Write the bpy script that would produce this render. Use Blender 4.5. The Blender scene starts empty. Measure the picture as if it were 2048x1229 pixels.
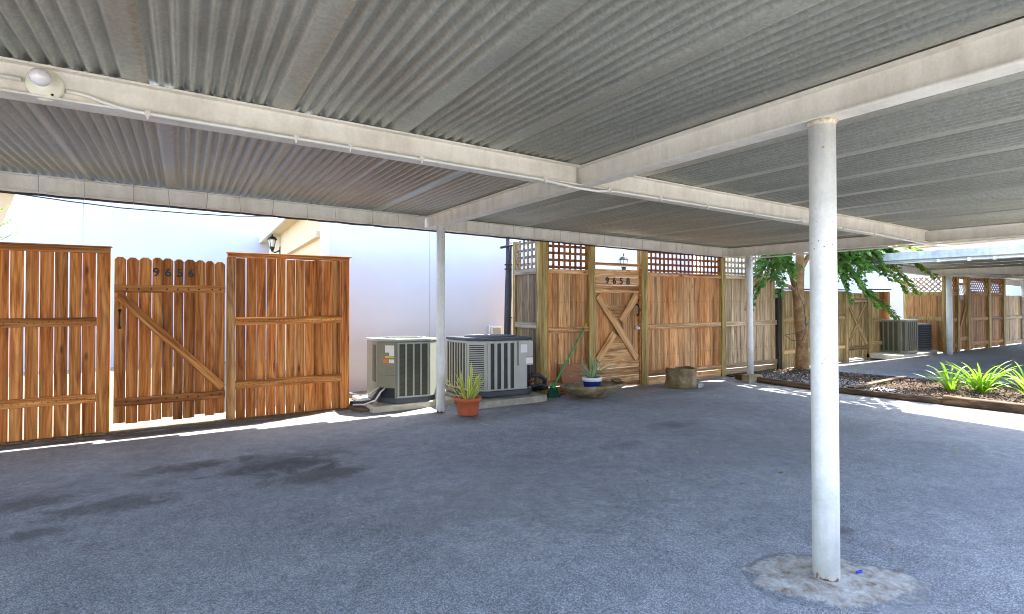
import bpy, math, random
from mathutils import Vector, Matrix
random.seed(7)
sc = bpy.context.scene

# ------------------------------------------------------------------ camera
F_PX, CAM_H = 1085.45, 1.375
cam_data = bpy.data.cameras.new('camera')
cam_data.sensor_fit = 'HORIZONTAL'; cam_data.sensor_width = 36.0
cam_data.lens = 36.0 * F_PX / 2048.0
cam_data.clip_start = 0.05; cam_data.clip_end = 900
cam = bpy.data.objects.new('camera', cam_data); sc.collection.objects.link(cam)
cr = Vector((0.8551633, -0.51835632, -0.00156361)); cu = Vector((-0.00603297, -0.01296911, 0.9998977)); cf = Vector((0.51832357, 0.85506639, 0.01421794))
M = Matrix((cr, cu, -cf)).transposed().to_4x4(); M.translation = (0, 0, CAM_H)
cam.matrix_world = M
sc.camera = cam

# ------------------------------------------------------------------ sky, sun, exposure
SUN = Vector((0.55, 0.18, 1.0)).normalized()
w = bpy.data.worlds.new('World'); sc.world = w; w.use_nodes = True
nt = w.node_tree; bg = nt.nodes['Background']
sky = nt.nodes.new('ShaderNodeTexSky'); sky.sky_type = 'NISHITA'; sky.sun_disc = False
sky.sun_elevation = math.asin(SUN.z); sky.sun_rotation = math.atan2(SUN.x, SUN.y)
sky.air_density = 1.0; sky.dust_density = 1.5; sky.ozone_density = 1.0
nt.links.new(sky.outputs[0], bg.inputs[0]); bg.inputs[1].default_value = 0.15
sd = bpy.data.lights.new('sun', 'SUN'); sd.energy = 3.0; sd.angle = math.radians(0.53); sd.color = (1.0, 0.95, 0.87)
so = bpy.data.objects.new('sun', sd); sc.collection.objects.link(so)
so.rotation_euler = (-SUN).to_track_quat('-Z', 'Y').to_euler(); so.location = (8, 4, 20)
sc.view_settings.view_transform = 'Standard'; sc.view_settings.look = 'None'
sc.view_settings.gamma = 1.0; sc.view_settings.use_curve_mapping = False
sc.view_settings.exposure = 3.0
sc.cycles.max_bounces = 7; sc.cycles.diffuse_bounces = 5; sc.cycles.glossy_bounces = 3
sc.cycles.caustics_reflective = False; sc.cycles.caustics_refractive = False; sc.cycles.use_adaptive_sampling = True; sc.cycles.adaptive_threshold = 0.02; sc.cycles.filter_width = 1.0

# ------------------------------------------------------------------ helpers
COL = sc.collection
def sm(t, a, b):
    t = max(0.0, min(1.0, (t - a) / (b - a))); return t * t * (3 - 2 * t)
def dip(x, y):
    return 0.065 * sm(x, 3.9, 4.4) * (1 - sm(x, 15.0, 15.8)) * sm(y, 6.12, 6.55)
def G(x, y): return 0.01412 * x + 0.0241 * y - dip(x, y)          # the lot falls gently towards the camera
def G0(x, y): return 0.01412 * x + 0.0241 * y
def RZ(x, y, h): return h - 0.00694 * x + 0.02861 * y              # roof plane
def lin(*c):
    o = []
    for v in c:
        v /= 255.0; o.append(v / 12.92 if v <= 0.04045 else ((v + 0.055) / 1.055) ** 2.4)
    return (o[0], o[1], o[2], 1.0)

class MB:
    def __init__(s): s.v = []; s.f = []; s.attr = None
    def quad(s, a, b, c, d):
        i = len(s.v); s.v += [tuple(a), tuple(b), tuple(c), tuple(d)]; s.f.append((i, i+1, i+2, i+3)); return s
    def hexa(s, P):                                   # 8 points: bottom ring 0-3, top ring 4-7
        i = len(s.v); s.v += [tuple(p) for p in P]
        for q in ((3,2,1,0),(4,5,6,7),(0,1,5,4),(1,2,6,5),(2,3,7,6),(3,0,4,7)): s.f.append(tuple(i+k for k in q))
        return s
    def box(s, x0, x1, y0, y1, z0, z1):
        return s.hexa([(x0,y0,z0),(x1,y0,z0),(x1,y1,z0),(x0,y1,z0),(x0,y0,z1),(x1,y0,z1),(x1,y1,z1),(x0,y1,z1)])
    def gbox(s, x0, x1, y0, y1, h0, h1, g=G):         # box whose bottom and top follow the sloping ground
        P = [(x0,y0),(x1,y0),(x1,y1),(x0,y1)]
        return s.hexa([(a, b, g(a,b)+h0) for a, b in P] + [(a, b, g(a,b)+h1) for a, b in P])
    def beam(s, p0, p1, wd, dp, up=(0,0,1)):          # rectangular bar, wd sideways, dp along up
        p0, p1, up = Vector(p0), Vector(p1), Vector(up)
        d = (p1 - p0).normalized(); sd_ = d.cross(up).normalized(); u2 = sd_.cross(d).normalized()
        P = []
        for p in (p0, p1):
            P += [p - sd_*wd/2 - u2*dp/2, p + sd_*wd/2 - u2*dp/2, p + sd_*wd/2 + u2*dp/2, p - sd_*wd/2 + u2*dp/2]
        return s.hexa(P)
    def tube(s, pts, r, n=8, cap=True):
        pts = [Vector(p) for p in pts]; m = len(pts)
        rr = r if isinstance(r, (list, tuple)) else [r] * m
        i0 = len(s.v); ref = None
        for k, p in enumerate(pts):
            d = (pts[min(k+1, m-1)] - pts[max(k-1, 0)]).normalized()
            if ref is None:
                ref = Vector((0,0,1)) if abs(d.z) < 0.9 else Vector((1,0,0))
            a = d.cross(ref).normalized(); b = a.cross(d).normalized(); ref = b
            for j in range(n):
                t = 2*math.pi*j/n; s.v.append(tuple(p + (a*math.cos(t) + b*math.sin(t)) * rr[k]))
        for k in range(m-1):
            for j in range(n):
                a = i0 + k*n + j; b = i0 + k*n + (j+1) % n; s.f.append((a, a+n, b+n, b))
        if cap:
            s.f.append(tuple(i0 + j for j in range(n))); s.f.append(tuple(i0 + (m-1)*n + j for j in reversed(range(n))))
        return s
    def lathe(s, c, prof, n=24, sx=1, sy=1, jit=0):   # prof: (r, z) list
        i0 = len(s.v)
        for r, z in prof:
            for j in range(n):
                t = 2*math.pi*j/n; q = 1 + jit*math.sin(3*t+z*9)*0.5 + jit*math.sin(7*t+1)*0.3
                s.v.append((c[0] + r*sx*q*math.cos(t), c[1] + r*sy*q*math.sin(t), c[2] + z))
        for k in range(len(prof)-1):
            for j in range(n):
                a = i0+k*n+j; b = i0+k*n+(j+1) % n; s.f.append((a, b, b+n, a+n))
        return s
    def prism(s, poly, z0, z1):                       # vertical prism from an xy outline; z may be callable
        i0 = len(s.v); n = len(poly)
        g = lambda z, p: z(p[0], p[1]) if callable(z) else z
        for p in poly: s.v.append((p[0], p[1], g(z0, p)))
        for p in poly: s.v.append((p[0], p[1], g(z1, p)))
        for j in range(n): s.f.append((i0+j, i0+(j+1) % n, i0+n+(j+1) % n, i0+n+j))
        s.f.append(tuple(i0+j for j in reversed(range(n)))); s.f.append(tuple(i0+n+j for j in range(n)))
        return s
    def build(s, name, mat, parent=None, smooth=False, origin=None, bevel=0):
        L = Vector(parent.location) if parent else Vector((0,0,0))
        if parent and parent.parent: L = L + Vector(parent.parent.location)
        O = Vector(origin) if origin is not None else L
        me = bpy.data.meshes.new(name); me.from_pydata([tuple(Vector(v) - O) for v in s.v], [], s.f)
        if s.attr:
            a = me.attributes.new(s.attr[0], 'FLOAT', 'POINT'); a.data.foreach_set('value', s.attr[1])
        me.materials.append(mat)
        if smooth: me.polygons.foreach_set('use_smooth', [True]*len(me.polygons))
        me.update()
        o = bpy.data.objects.new(name, me); COL.objects.link(o)
        if parent: o.parent = parent
        o.location = O - L
        if bevel:
            b = o.modifiers.new('bevel', 'BEVEL'); b.width = bevel; b.segments = 2; b.limit_method = 'ANGLE'
        return o

def tag(o, label, cat, group=None, kind=None):
    o['label'] = label
    if cat: o['category'] = cat
    if group: o['group'] = group
    if kind: o['kind'] = kind
    return o
def struct(o): o['kind'] = 'structure'; return o
def thing(name, loc, label, cat, group=None):
    o = bpy.data.objects.new(name, None); o.empty_display_size = 0.1; COL.objects.link(o); o.location = loc
    return tag(o, label, cat, group)

# ------------------------------------------------------------------ materials
class NG:
    def __init__(s, name):
        s.m = bpy.data.materials.new(name); s.m.use_nodes = True; s.t = s.m.node_tree
        s.b = s.t.nodes['Principled BSDF']; s.out = s.t.nodes['Material Output']
    def n(s, typ, **kw):
        nd = s.t.nodes.new(typ)
        for k, v in kw.items():
            if k == 'inp':
                for a, b in v.items():
                    if hasattr(b, 'is_output') or isinstance(b, bpy.types.NodeSocket): s.t.links.new(b, nd.inputs[a])
                    else: nd.inputs[a].default_value = b
            else: setattr(nd, k, v)
        return nd
    def l(s, a, b): s.t.links.new(a, b)
    def coord(s, scale=(1,1,1), rnd=False, kind='Object'):
        tc = s.n('ShaderNodeTexCoord'); mp = s.n('ShaderNodeMapping'); mp.inputs['Scale'].default_value = scale
        s.l(tc.outputs[kind], mp.inputs['Vector'])
        if rnd:
            oi = s.n('ShaderNodeObjectInfo'); mu = s.n('ShaderNodeMath', operation='MULTIPLY', inp={0: oi.outputs['Random'], 1: 37.0})
            cx = s.n('ShaderNodeCombineXYZ', inp={0: mu.outputs[0], 1: mu.outputs[0], 2: mu.outputs[0]}); s.l(cx.outputs[0], mp.inputs['Location'])
        return mp.outputs[0]
    def noise(s, vec, scale=1, detail=4, rough=0.55, dist=0):
        return s.n('ShaderNodeTexNoise', inp={'Vector': vec, 'Scale': scale, 'Detail': detail, 'Roughness': rough, 'Distortion': dist}).outputs[0]
    def voro(s, vec, scale, out='Distance', rnd=1.0):
        return s.n('ShaderNodeTexVoronoi', inp={'Vector': vec, 'Scale': scale, 'Randomness': rnd}).outputs[out]
    def ramp(s, fac, stops):
        r = s.n('ShaderNodeValToRGB'); s.l(fac, r.inputs[0]); e = r.color_ramp.elements
        while len(e) < len(stops): e.new(0.5)
        for i, (p, c) in enumerate(stops):
            e[i].position = p; e[i].color = c if len(c) == 4 else (*c, 1)
        return r.outputs[0]
    def mix(s, fac, a, b, mode='MIX'):
        m = s.n('ShaderNodeMix', data_type='RGBA', blend_type=mode)
        for i, v in ((0, fac), (6, a), (7, b)):
            if isinstance(v, bpy.types.NodeSocket): s.l(v, m.inputs[i])
            else: m.inputs[i].default_value = v
        return m.outputs[2]
    def math(s, op, a, b=0.0, c=0.0):
        m = s.n('ShaderNodeMath', operation=op)
        for i, v in ((0, a), (1, b), (2, c)):
            if isinstance(v, bpy.types.NodeSocket): s.l(v, m.inputs[i])
            else: m.inputs[i].default_value = v
        return m.outputs[0]
    def bump(s, h, strength=0.3, dist=0.01):
        b = s.n('ShaderNodeBump', inp={'Strength': strength, 'Distance': dist, 'Height': h}); s.l(b.outputs[0], s.b.inputs['Normal'])
    def fin(s, col, rough=0.6, metal=0.0, spec=None):
        if isinstance(col, bpy.types.NodeSocket): s.l(col, s.b.inputs['Base Color'])
        else: s.b.inputs['Base Color'].default_value = col
        if isinstance(rough, bpy.types.NodeSocket): s.l(rough, s.b.inputs['Roughness'])
        else: s.b.inputs['Roughness'].default_value = rough
        s.b.inputs['Metallic'].default_value = metal
        if spec is not None: s.b.inputs['Specular IOR Level'].default_value = spec
        return s.m
BW = ((0,0,0,1), (1,1,1,1))

def wood(name, dark, mid, light, axis='Z', gray=None, tone=(0.72, 1.18), knots=1.0, rednd=None):
    g = NG(name)
    k = {'Z': (16, 16, 0.9), 'X': (0.9, 16, 16), 'Y': (16, 0.9, 16)}[axis]
    k2 = {'Z': (9, 9, 2.6), 'X': (2.6, 9, 9), 'Y': (9, 2.6, 9)}[axis]
    v = g.coord(k, True)
    n1 = g.noise(v, 1.0, 7, 0.62, 1.1)
    n2 = g.noise(v, 5.5, 3, 0.6, 0.3)
    f = g.math('ADD', g.math('MULTIPLY', n1, 0.78), g.math('MULTIPLY', n2, 0.22))
    col = g.ramp(f, [(0.33, dark), (0.48, mid), (0.64, light)])
    kf = {'Z': (7, 7, 0.55), 'X': (0.55, 7, 7), 'Y': (7, 0.55, 7)}[axis]
    nl = g.noise(g.coord(kf, True), 1.0, 2, 0.4)
    fig = g.math('SINE', g.math('MULTIPLY', nl, 75.0))
    figc = g.ramp(g.math('MULTIPLY_ADD', fig, 0.5, 0.5), [(0.0, (0.74,0.68,0.60,1)), (0.45, (1.0,1.0,1.0,1)), (1.0, (1.08,1.08,1.06,1))])
    col = g.mix(0.75, col, figc, 'MULTIPLY')
    vk = g.coord(k2, True)
    kd = g.voro(vk, 1.0); kc = g.voro(vk, 1.0, 'Color')
    sep = g.n('ShaderNodeSeparateColor', inp={0: kc})
    sel = g.math('GREATER_THAN', sep.outputs[0], 0.62)
    kn = g.math('MULTIPLY', g.ramp(kd, [(0.05, BW[1]), (0.17, BW[0])]), g.math('MULTIPLY', sel, 0.75*knots))
    col = g.mix(kn, col, tuple(c*0.35 for c in dark[:3]) + (1,))
    if gray:
        vb = g.coord((1.3, 1.3, 1.0), True)
        bl = g.ramp(g.noise(vb, 1.6, 4, 0.6), [(0.42, BW[0]), (0.66, BW[1])])
        col = g.mix(g.math('MULTIPLY', bl, 0.55), col, gray)
    ks = {'Z': (11, 11, 0.45), 'X': (0.45, 11, 11), 'Y': (11, 0.45, 11)}[axis]
    stk = g.ramp(g.noise(g.coord(ks, True), 1.0, 4, 0.6, 0.6), [(0.32, (0.52,0.47,0.42,1)), (0.5, (1,1,1,1)), (0.72, (1.22,1.2,1.16,1))])
    col = g.mix(0.85, col, stk, 'MULTIPLY')
    oi = g.n('ShaderNodeObjectInfo')
    r2 = g.math('FRACT', g.math('MULTIPLY', oi.outputs['Random'], 17.31))
    if rednd: col = g.mix(g.math('MULTIPLY', r2, 0.7), col, rednd, 'MULTIPLY')
    tn = g.math('ADD', g.math('MULTIPLY', oi.outputs['Random'], tone[1]-tone[0]), tone[0])
    cc = g.n('ShaderNodeCombineColor', inp={0: tn, 1: tn, 2: tn})
    col = g.mix(1.0, col, cc.outputs[0], 'MULTIPLY')
    g.bump(f, 0.35, 0.004)
    return g.fin(col, 0.72, 0, 0.25)

RED = (lin(112,66,32), lin(194,122,60), lin(222,164,98))
TAN = (lin(128,82,48), lin(216,162,106), lin(242,204,156))
TAN2 = (lin(128,102,74), lin(196,166,126), lin(220,194,158))
PST = (lin(112,92,48), lin(168,142,84), lin(196,172,116))
MOS = (lin(104,84,52), lin(176,146,98), lin(206,180,130))
M_redZ = wood('stained_wood_upright', *RED, tone=(0.62,1.2), rednd=(1.0,0.80,0.62,1)); M_redX = wood('stained_wood_level', *RED, axis='X')
M_redpost = wood('stained_post_wood', lin(110,70,36), lin(158,112,66), lin(190,146,94), tone=(0.9,1.1))
M_tanZ = wood('cedar_upright', *TAN, gray=lin(178,146,108), tone=(0.75,1.15), rednd=(0.94,0.64,0.40,1)); M_tanX = wood('cedar_level', *TAN, axis='X', tone=(0.7,1.05))
M_tan2Z = wood('weathered_cedar_upright', *TAN2, tone=(0.85,1.1)); M_tan2X = wood('weathered_cedar_level', *TAN2, axis='X')
M_postZ = wood('treated_pine_post', *PST, tone=(0.9,1.1), knots=0.6); M_postX = wood('treated_pine_level', *PST, axis='X')
M_grayZ = wood('greyed_wood_upright', lin(84,70,54), lin(128,110,88), lin(152,136,114)); M_grayY = wood('greyed_wood_level', lin(96,86,74), lin(142,130,114), lin(170,160,146), axis='Y')
M_mosZ = wood('mossy_wood_upright', *MOS, gray=lin(118,118,70)); M_mosX = wood('mossy_wood_level', *MOS, axis='X')
M_dkZ = wood('dark_wood_upright', lin(40,34,28), lin(66,56,46), lin(90,78,64))
M_latt = wood('lattice_wood', lin(96,52,26), lin(146,90,50), lin(172,116,70), axis='X')
M_logY = wood('kerb_timber', lin(54,42,30), lin(94,74,54), lin(134,110,84), axis='Y')

def simple(name, col, rough=0.6, metal=0.0, var=0.12, scale=6, bumpv=0.0, spec=None):
    g = NG(name); v = g.coord()
    n = g.noise(v, scale, 5, 0.6)
    c = g.ramp(n, [(0.3, tuple(max(0, x*(1-var)) for x in col[:3])), (0.7, tuple(min(1, x*(1+var)) for x in col[:3]))])
    if bumpv: g.bump(n, bumpv, 0.005)
    return g.fin(c, rough, metal, spec)

def m_asphalt(name, base, stains=(), dust=0.0):
    g = NG(name); v = g.coord()
    ag = g.voro(v, 280, 'Color'); sp = g.n('ShaderNodeSeparateColor', inp={0: ag}).outputs[0]
    ag2 = g.noise(v, 110, 3, 0.7)
    c0 = tuple(b*0.46 for b in base); c1 = tuple(b*1.0 for b in base); c2 = tuple(min(1, b*2.6) for b in base)
    col = g.ramp(g.math('ADD', g.math('MULTIPLY', sp, 0.5), g.math('MULTIPLY', ag2, 0.5)), [(0.22, c0), (0.5, c1), (0.80, c2)])
    big = g.ramp(g.noise(v, 0.9, 6, 0.65, 0.4), [(0.30, (0.80,0.80,0.81,1)), (0.70, (1.16,1.16,1.14,1))])
    col = g.mix(1.0, col, big, 'MULTIPLY')
    mid = g.ramp(g.noise(v, 9.0, 8, 0.85), [(0.34, (0.68,0.68,0.69,1)), (0.66, (1.25,1.25,1.23,1))])
    col = g.mix(0.8, col, mid, 'MULTIPLY')
    sep = g.n('ShaderNodeSeparateXYZ', inp={0: v}); X, Y = sep.outputs[0], sep.outputs[1]
    wob = g.noise(v, 3.6, 6, 0.78, 0.8)
    for (sx, sy, rx, ry, a, colr) in stains:
        dx = g.math('MULTIPLY', g.math('SUBTRACT', X, sx), 1/rx); dy = g.math('MULTIPLY', g.math('SUBTRACT', Y, sy), 1/ry)
        d = g.math('SQRT', g.math('ADD', g.math('MULTIPLY', dx, dx), g.math('MULTIPLY', dy, dy)))
        d = g.math('ADD', d, g.math('MULTIPLY', g.math('SUBTRACT', wob, 0.5), 2.6))
        fct = g.math('MULTIPLY', g.ramp(d, [(0.35, BW[1]), (1.0, BW[0])]), a)
        col = g.mix(fct, col, colr)
    g.bump(g.math('ADD', sp, g.math('MULTIPLY', ag2, 1.4)), 0.4, 0.004)
    return g.fin(col, 0.86, 0, 0.35)
OIL = (0.018, 0.017, 0.015, 1); SOIL = (0.05, 0.042, 0.030, 1); PALE = (0.17, 0.16, 0.14, 1)
M_asph = m_asphalt('asphalt', (0.252, 0.258, 0.276), [
    (0.05, 5.22, 0.55, 0.16, 0.55, SOIL), (0.75, 4.85, 0.60, 0.28, 0.55, OIL), (0.60, 5.05, 0.9, 0.35, 0.35, OIL), (-0.45, 4.5, 0.5, 0.22, 0.5, SOIL), (-0.75, 4.2, 0.28, 0.13, 0.5, SOIL),
    (0.95, 4.45, 0.5, 0.25, 0.6, SOIL), (-0.9, 4.85, 0.5, 0.2, 0.5, SOIL), (4.6, 4.2, 0.45, 0.18, 0.35, SOIL), (3.6, 3.85, 0.35, 0.14, 0.3, OIL), (3.2, 5.6, 1.6, 0.30, 0.30, SOIL),
    (6.8, 5.7, 1.4, 0.25, 0.35, SOIL), (1.8, 3.3, 1.2, 0.5, 0.22, PALE), (5.2, 3.2, 1.5, 0.6, 0.25, PALE), (0.2, 6.75, 2.2, 0.16, 0.7, SOIL), (3.35, 1.75, 0.12, 0.06, 0.5, SOIL)])
M_asph2 = m_asphalt('old_asphalt', (0.13, 0.132, 0.14))
def m_galv():
    g = NG('galvanised_steel'); v = g.coord((1,1,1), True)
    sp = g.n('ShaderNodeSeparateColor', inp={0: g.voro(v, 75, 'Color')}).outputs[0]
    nb = g.noise(g.coord((3.0, 0.5, 1), True), 1.2, 5, 0.65)
    c = g.ramp(g.math('ADD', g.math('MULTIPLY', sp, 0.22), g.math('MULTIPLY', nb, 0.78)), [(0.22, lin(136,136,124)), (0.5, lin(160,160,147)), (0.78, lin(186,185,171))])
    oi = g.n('ShaderNodeObjectInfo'); tn = g.math('ADD', g.math('MULTIPLY', oi.outputs['Random'], 0.25), 0.86)
    cc = g.n('ShaderNodeCombineColor', inp={0: tn, 1: tn, 2: tn}); c = g.mix(1.0, c, cc.outputs[0], 'MULTIPLY')
    at = g.n('ShaderNodeAttribute', attribute_name='rust')
    rn = g.ramp(g.noise(g.coord((1,1,1), True), 26, 5, 0.75), [(0.40, BW[0]), (0.58, BW[1])])
    c = g.mix(g.math('MULTIPLY', g.math('MULTIPLY', at.outputs['Fac'], rn), 0.7), c, lin(150,118,74))
    return g.fin(c, 0.36, 0.25)
M_galv = m_galv()
def m_paint(name, col, grime, rust_amt=0.0, base_rust=False):
    g = NG(name); v = g.coord()
    n = g.noise(v, 3.5, 6, 0.68); n2 = g.noise(g.coord((9, 9, 1.2)), 1.5, 4, 0.6)
    c = g.ramp(g.math('ADD', g.math('MULTIPLY', n, 0.6), g.math('MULTIPLY', n2, 0.4)), [(0.34, grime), (0.56, col)])
    fine = g.ramp(g.noise(v, 60, 3, 0.7), [(0.35, (0.9,0.9,0.88,1)), (0.6, (1,1,1,1))]); c = g.mix(0.7, c, fine, 'MULTIPLY')
    if rust_amt:
        d = g.voro(v, 13); m = g.ramp(d, [(0.055, BW[1]), (0.115, BW[0])])
        pick = g.ramp(g.noise(v, 4.0, 2), [(0.50, BW[0]), (0.58, BW[1])])
        c = g.mix(g.math('MULTIPLY', g.math('MULTIPLY', m, pick), rust_amt), c, lin(190,128,48))
        d2 = g.voro(v, 34); m2 = g.ramp(d2, [(0.07, BW[1]), (0.15, BW[0])])
        pick2 = g.ramp(g.noise(v, 2.2, 2), [(0.52, BW[0]), (0.60, BW[1])])
        c = g.mix(g.math('MULTIPLY', g.math('MULTIPLY', m2, pick2), rust_amt), c, lin(150,96,40))
    if base_rust:
        z = g.n('ShaderNodeSeparateXYZ', inp={0: v}).outputs[2]
        e = g.math('ADD', z, g.math('MULTIPLY', g.math('SUBTRACT', g.noise(v, 24, 4, 0.7), 0.5), 0.22))
        c = g.mix(g.ramp(e, [(0.006, BW[1]), (0.026, BW[0])]), c, lin(122,78,34))
    return g.fin(c, 0.48, 0, 0.4)
M_beam = m_paint('cream_beam_paint', lin(232,226,212), lin(208,200,184))
M_post = m_paint('white_post_paint', lin(238,238,234), lin(208,208,200), 1.0, True)
M_cond = simple('conduit_paint', lin(222,218,206), 0.45, 0, 0.08)
M_bulb = NG('frosted_bulb').fin(lin(236,228,224), 0.12, 0, 0.6)
M_cover = simple('cream_cover', lin(238,234,208), 0.4, 0, 0.03)
def m_stucco(name, col):
    g = NG(name); v = g.coord(); n = g.noise(v, 90, 4, 0.6); s_ = g.noise(v, 0.7, 5, 0.6)
    c = g.ramp(s_, [(0.3, tuple(x*0.93 for x in col[:3])), (0.7, col)]); g.bump(n, 0.25, 0.004)
    return g.fin(c, 0.85, 0, 0.2)
M_stuc = m_stucco('white_stucco', lin(206,208,214)); M_stuc2 = m_stucco('grey_white_stucco', lin(188,192,202)); M_cream = m_stucco('cream_paint', lin(220,204,166)); M_trim = m_stucco('white_trim', lin(216,218,220))
M_tanw = m_stucco('tan_siding', lin(186,164,132))
M_conc = simple('concrete', lin(164,160,146), 0.9, 0, 0.25, 9, 0.4); M_concw = simple('pale_concrete', lin(196,186,164), 0.9, 0, 0.2, 7, 0.4)
M_dirt = simple('bare_soil', lin(104,88,66), 0.95, 0, 0.4, 16, 0.7)
M_black = simple('black_metal', (0.02,0.02,0.022,1), 0.45, 0.4, 0.2); M_cable = simple('black_rubber', (0.018,0.018,0.02,1), 0.55, 0, 0.3)
M_foam = simple('pipe_insulation', (0.035,0.036,0.045,1), 0.6, 0, 0.3, 12, 0.3)
M_wire = simple('tie_wire', lin(150,146,136), 0.4, 0.5, 0.1); M_copper = simple('brass_valve', lin(170,120,60), 0.35, 0.8, 0.1)
M_terra = simple('terracotta', lin(192,98,58), 0.7, 0, 0.1, 5); M_soil = simple('potting_soil', (0.03,0.022,0.015,1), 0.95, 0, 0.4, 40, 0.6)
M_white = simple('white_glaze', lin(232,234,236), 0.25, 0, 0.03); M_blue = simple('cobalt_glaze', lin(34,46,120), 0.22, 0, 0.1)
M_green = simple('green_plastic', lin(28,170,96), 0.35, 0, 0.1); M_yel = simple('yellow_plastic', lin(228,186,40), 0.4, 0, 0.05); M_brist = simple('green_bristle', lin(20,82,62), 0.8, 0, 0.4, 90, 0.6)
M_board = simple('reddish_board', lin(170,112,78), 0.8, 0, 0.1, 4)
def m_stone(name, a, b, c, sc_=6):
    g = NG(name); v = g.coord(); n = g.noise(v, sc_, 7, 0.72, 0.3)
    col = g.ramp(n, [(0.3, a), (0.5, b), (0.7, c)]); g.bump(g.noise(v, 40, 5, 0.7), 0.5, 0.006); return g.fin(col, 0.9, 0, 0.2)
M_stone = m_stone('mossy_stone', lin(92,78,52), lin(138,122,90), lin(172,164,146)); M_stone2 = m_stone('brown_stone_pot', lin(92,78,54), lin(134,116,86), lin(170,156,132))
M_block = m_stone('broken_block', lin(112,94,66), lin(150,134,106), lin(176,170,158))
def m_patch():
    g = NG('rough_concrete_patch'); v = g.coord(); n = g.noise(v, 16, 8, 0.75, 0.3)
    col = g.ramp(n, [(0.32, lin(128,104,84)), (0.47, lin(172,164,154)), (0.68, lin(212,210,206))])
    ag = g.n('ShaderNodeSeparateColor', inp={0: g.voro(v, 230, 'Color')}).outputs[0]
    asph = g.ramp(ag, [(0.2, (0.13,0.134,0.145,1)), (0.8, (0.32,0.33,0.35,1))])
    rim = g.n('ShaderNodeAttribute', attribute_name='rim').outputs['Fac']
    e = g.math('ADD', rim, g.math('MULTIPLY', g.math('SUBTRACT', g.noise(v, 11, 6, 0.75), 0.5), 1.1))
    col = g.mix(g.ramp(e, [(0.74, BW[0]), (0.90, BW[1])]), col, asph)
    g.bump(g.math('ADD', n, ag), 0.5, 0.005); return g.fin(col, 0.9, 0, 0.2)
M_patch = m_patch()
M_mulch = m_stone('mulch_soil', lin(46,36,28), lin(78,62,50), lin(122,102,84)); M_pebble = m_stone('river_pebble', lin(88,72,52), lin(132,114,90), lin(170,156,136))
M_bark = m_stone('smooth_bark', lin(96,72,46), lin(146,112,74), lin(178,146,106))
def m_leaf(name, a, b, trans=0.35, edge=None):
    g = NG(name); oi = g.n('ShaderNodeObjectInfo'); v = g.coord((1,1,1), True)
    c = g.ramp(g.noise(v, 3.5, 3, 0.6), [(0.3, a), (0.7, b)])
    if edge:
        at = g.n('ShaderNodeAttribute', attribute_name='edge'); c = g.mix(at.outputs['Fac'], c, edge)
    g.fin(c, 0.42, 0, 0.4)
    tr = g.n('ShaderNodeBsdfTranslucent'); g.l(c, tr.inputs[0]); ms = g.n('ShaderNodeMixShader', inp={0: trans})
    g.l(g.b.outputs[0], ms.inputs[1]); g.l(tr.outputs[0], ms.inputs[2]); g.l(ms.outputs[0], g.out.inputs[0]); return g.m
M_leaf = m_leaf('tree_leaf', lin(80,126,54), lin(136,176,82), 0.5); M_leafy = m_leaf('young_leaf', lin(140,176,52), lin(190,206,84), 0.5)
M_snake = m_leaf('variegated_leaf', lin(128,168,60), lin(168,198,92), 0.25, lin(236,228,130)); M_aloe = m_leaf('aloe_leaf', lin(132,164,116), lin(182,204,156), 0.15)
M_lily = m_leaf('lily_leaf', lin(104,150,36), lin(156,192,60), 0.4); M_dry = simple('dry_leaf', lin(150,112,70), 0.8, 0, 0.3)
M_dot = simple('blue_cap', lin(36,60,190), 0.3, 0, 0.05)
def m_fins(name, col, dark, freq=95):
    g = NG(name); v = g.coord(); z = g.n('ShaderNodeSeparateXYZ', inp={0: v}).outputs[2]
    s_ = g.math('FRACT', g.math('MULTIPLY', z, freq)); c = g.ramp(s_, [(0.38, dark), (0.5, col), (0.9, col), (1.0, dark)])
    n = g.ramp(g.noise(v, 5, 4, 0.6), [(0.3, (0.75,0.75,0.72,1)), (0.7, (1.1,1.1,1.1,1))]); c = g.mix(1, c, n, 'MULTIPLY')
    return g.fin(c, 0.6, 0.1)
M_ac1 = simple('beige_grey_enamel', lin(122,118,94), 0.42, 0.0, 0.10, 5); M_ac1b = simple('grey_enamel', lin(158,163,152), 0.4, 0.0, 0.06, 5); M_fin1 = m_fins('olive_coil_fins', lin(96,92,70), lin(46,44,34))
M_ac2 = simple('grey_metal_enamel', lin(172,172,164), 0.42, 0.1, 0.06, 5); M_fin2 = m_fins('dark_coil_fins', lin(72,72,68), lin(30,30,30)); M_pan = simple('charcoal_pan', lin(62,66,74), 0.5, 0, 0.1)
M_acdk = simple('dark_opening', (0.012,0.012,0.014,1), 0.7, 0, 0.2); M_lbl = simple('white_label', lin(228,226,220), 0.5, 0, 0.05); M_lblY = simple('yellow_label', lin(220,186,60), 0.5, 0, 0.05); M_lblO = simple('orange_label', lin(206,120,50), 0.5, 0, 0.05)
M_glass = NG('lamp_glass').fin(lin(208,212,206), 0.08, 0, 0.6); M_win = NG('window_glass').fin(lin(60,74,80), 0.06, 0, 0.8); M_num = simple('black_numeral', (0.012,0.012,0.012,1), 0.4, 0.2, 0.1)
M_court = simple('courtyard_paving', lin(128,120,106), 0.9, 0, 0.25, 5, 0.3)
M_roofsh = simple('roof_shingle', lin(186,160,120), 0.9, 0, 0.2, 14, 0.4); M_pale = simple('pale_slab', lin(164,158,146), 0.9, 0, 0.15, 4, 0.3)

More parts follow.
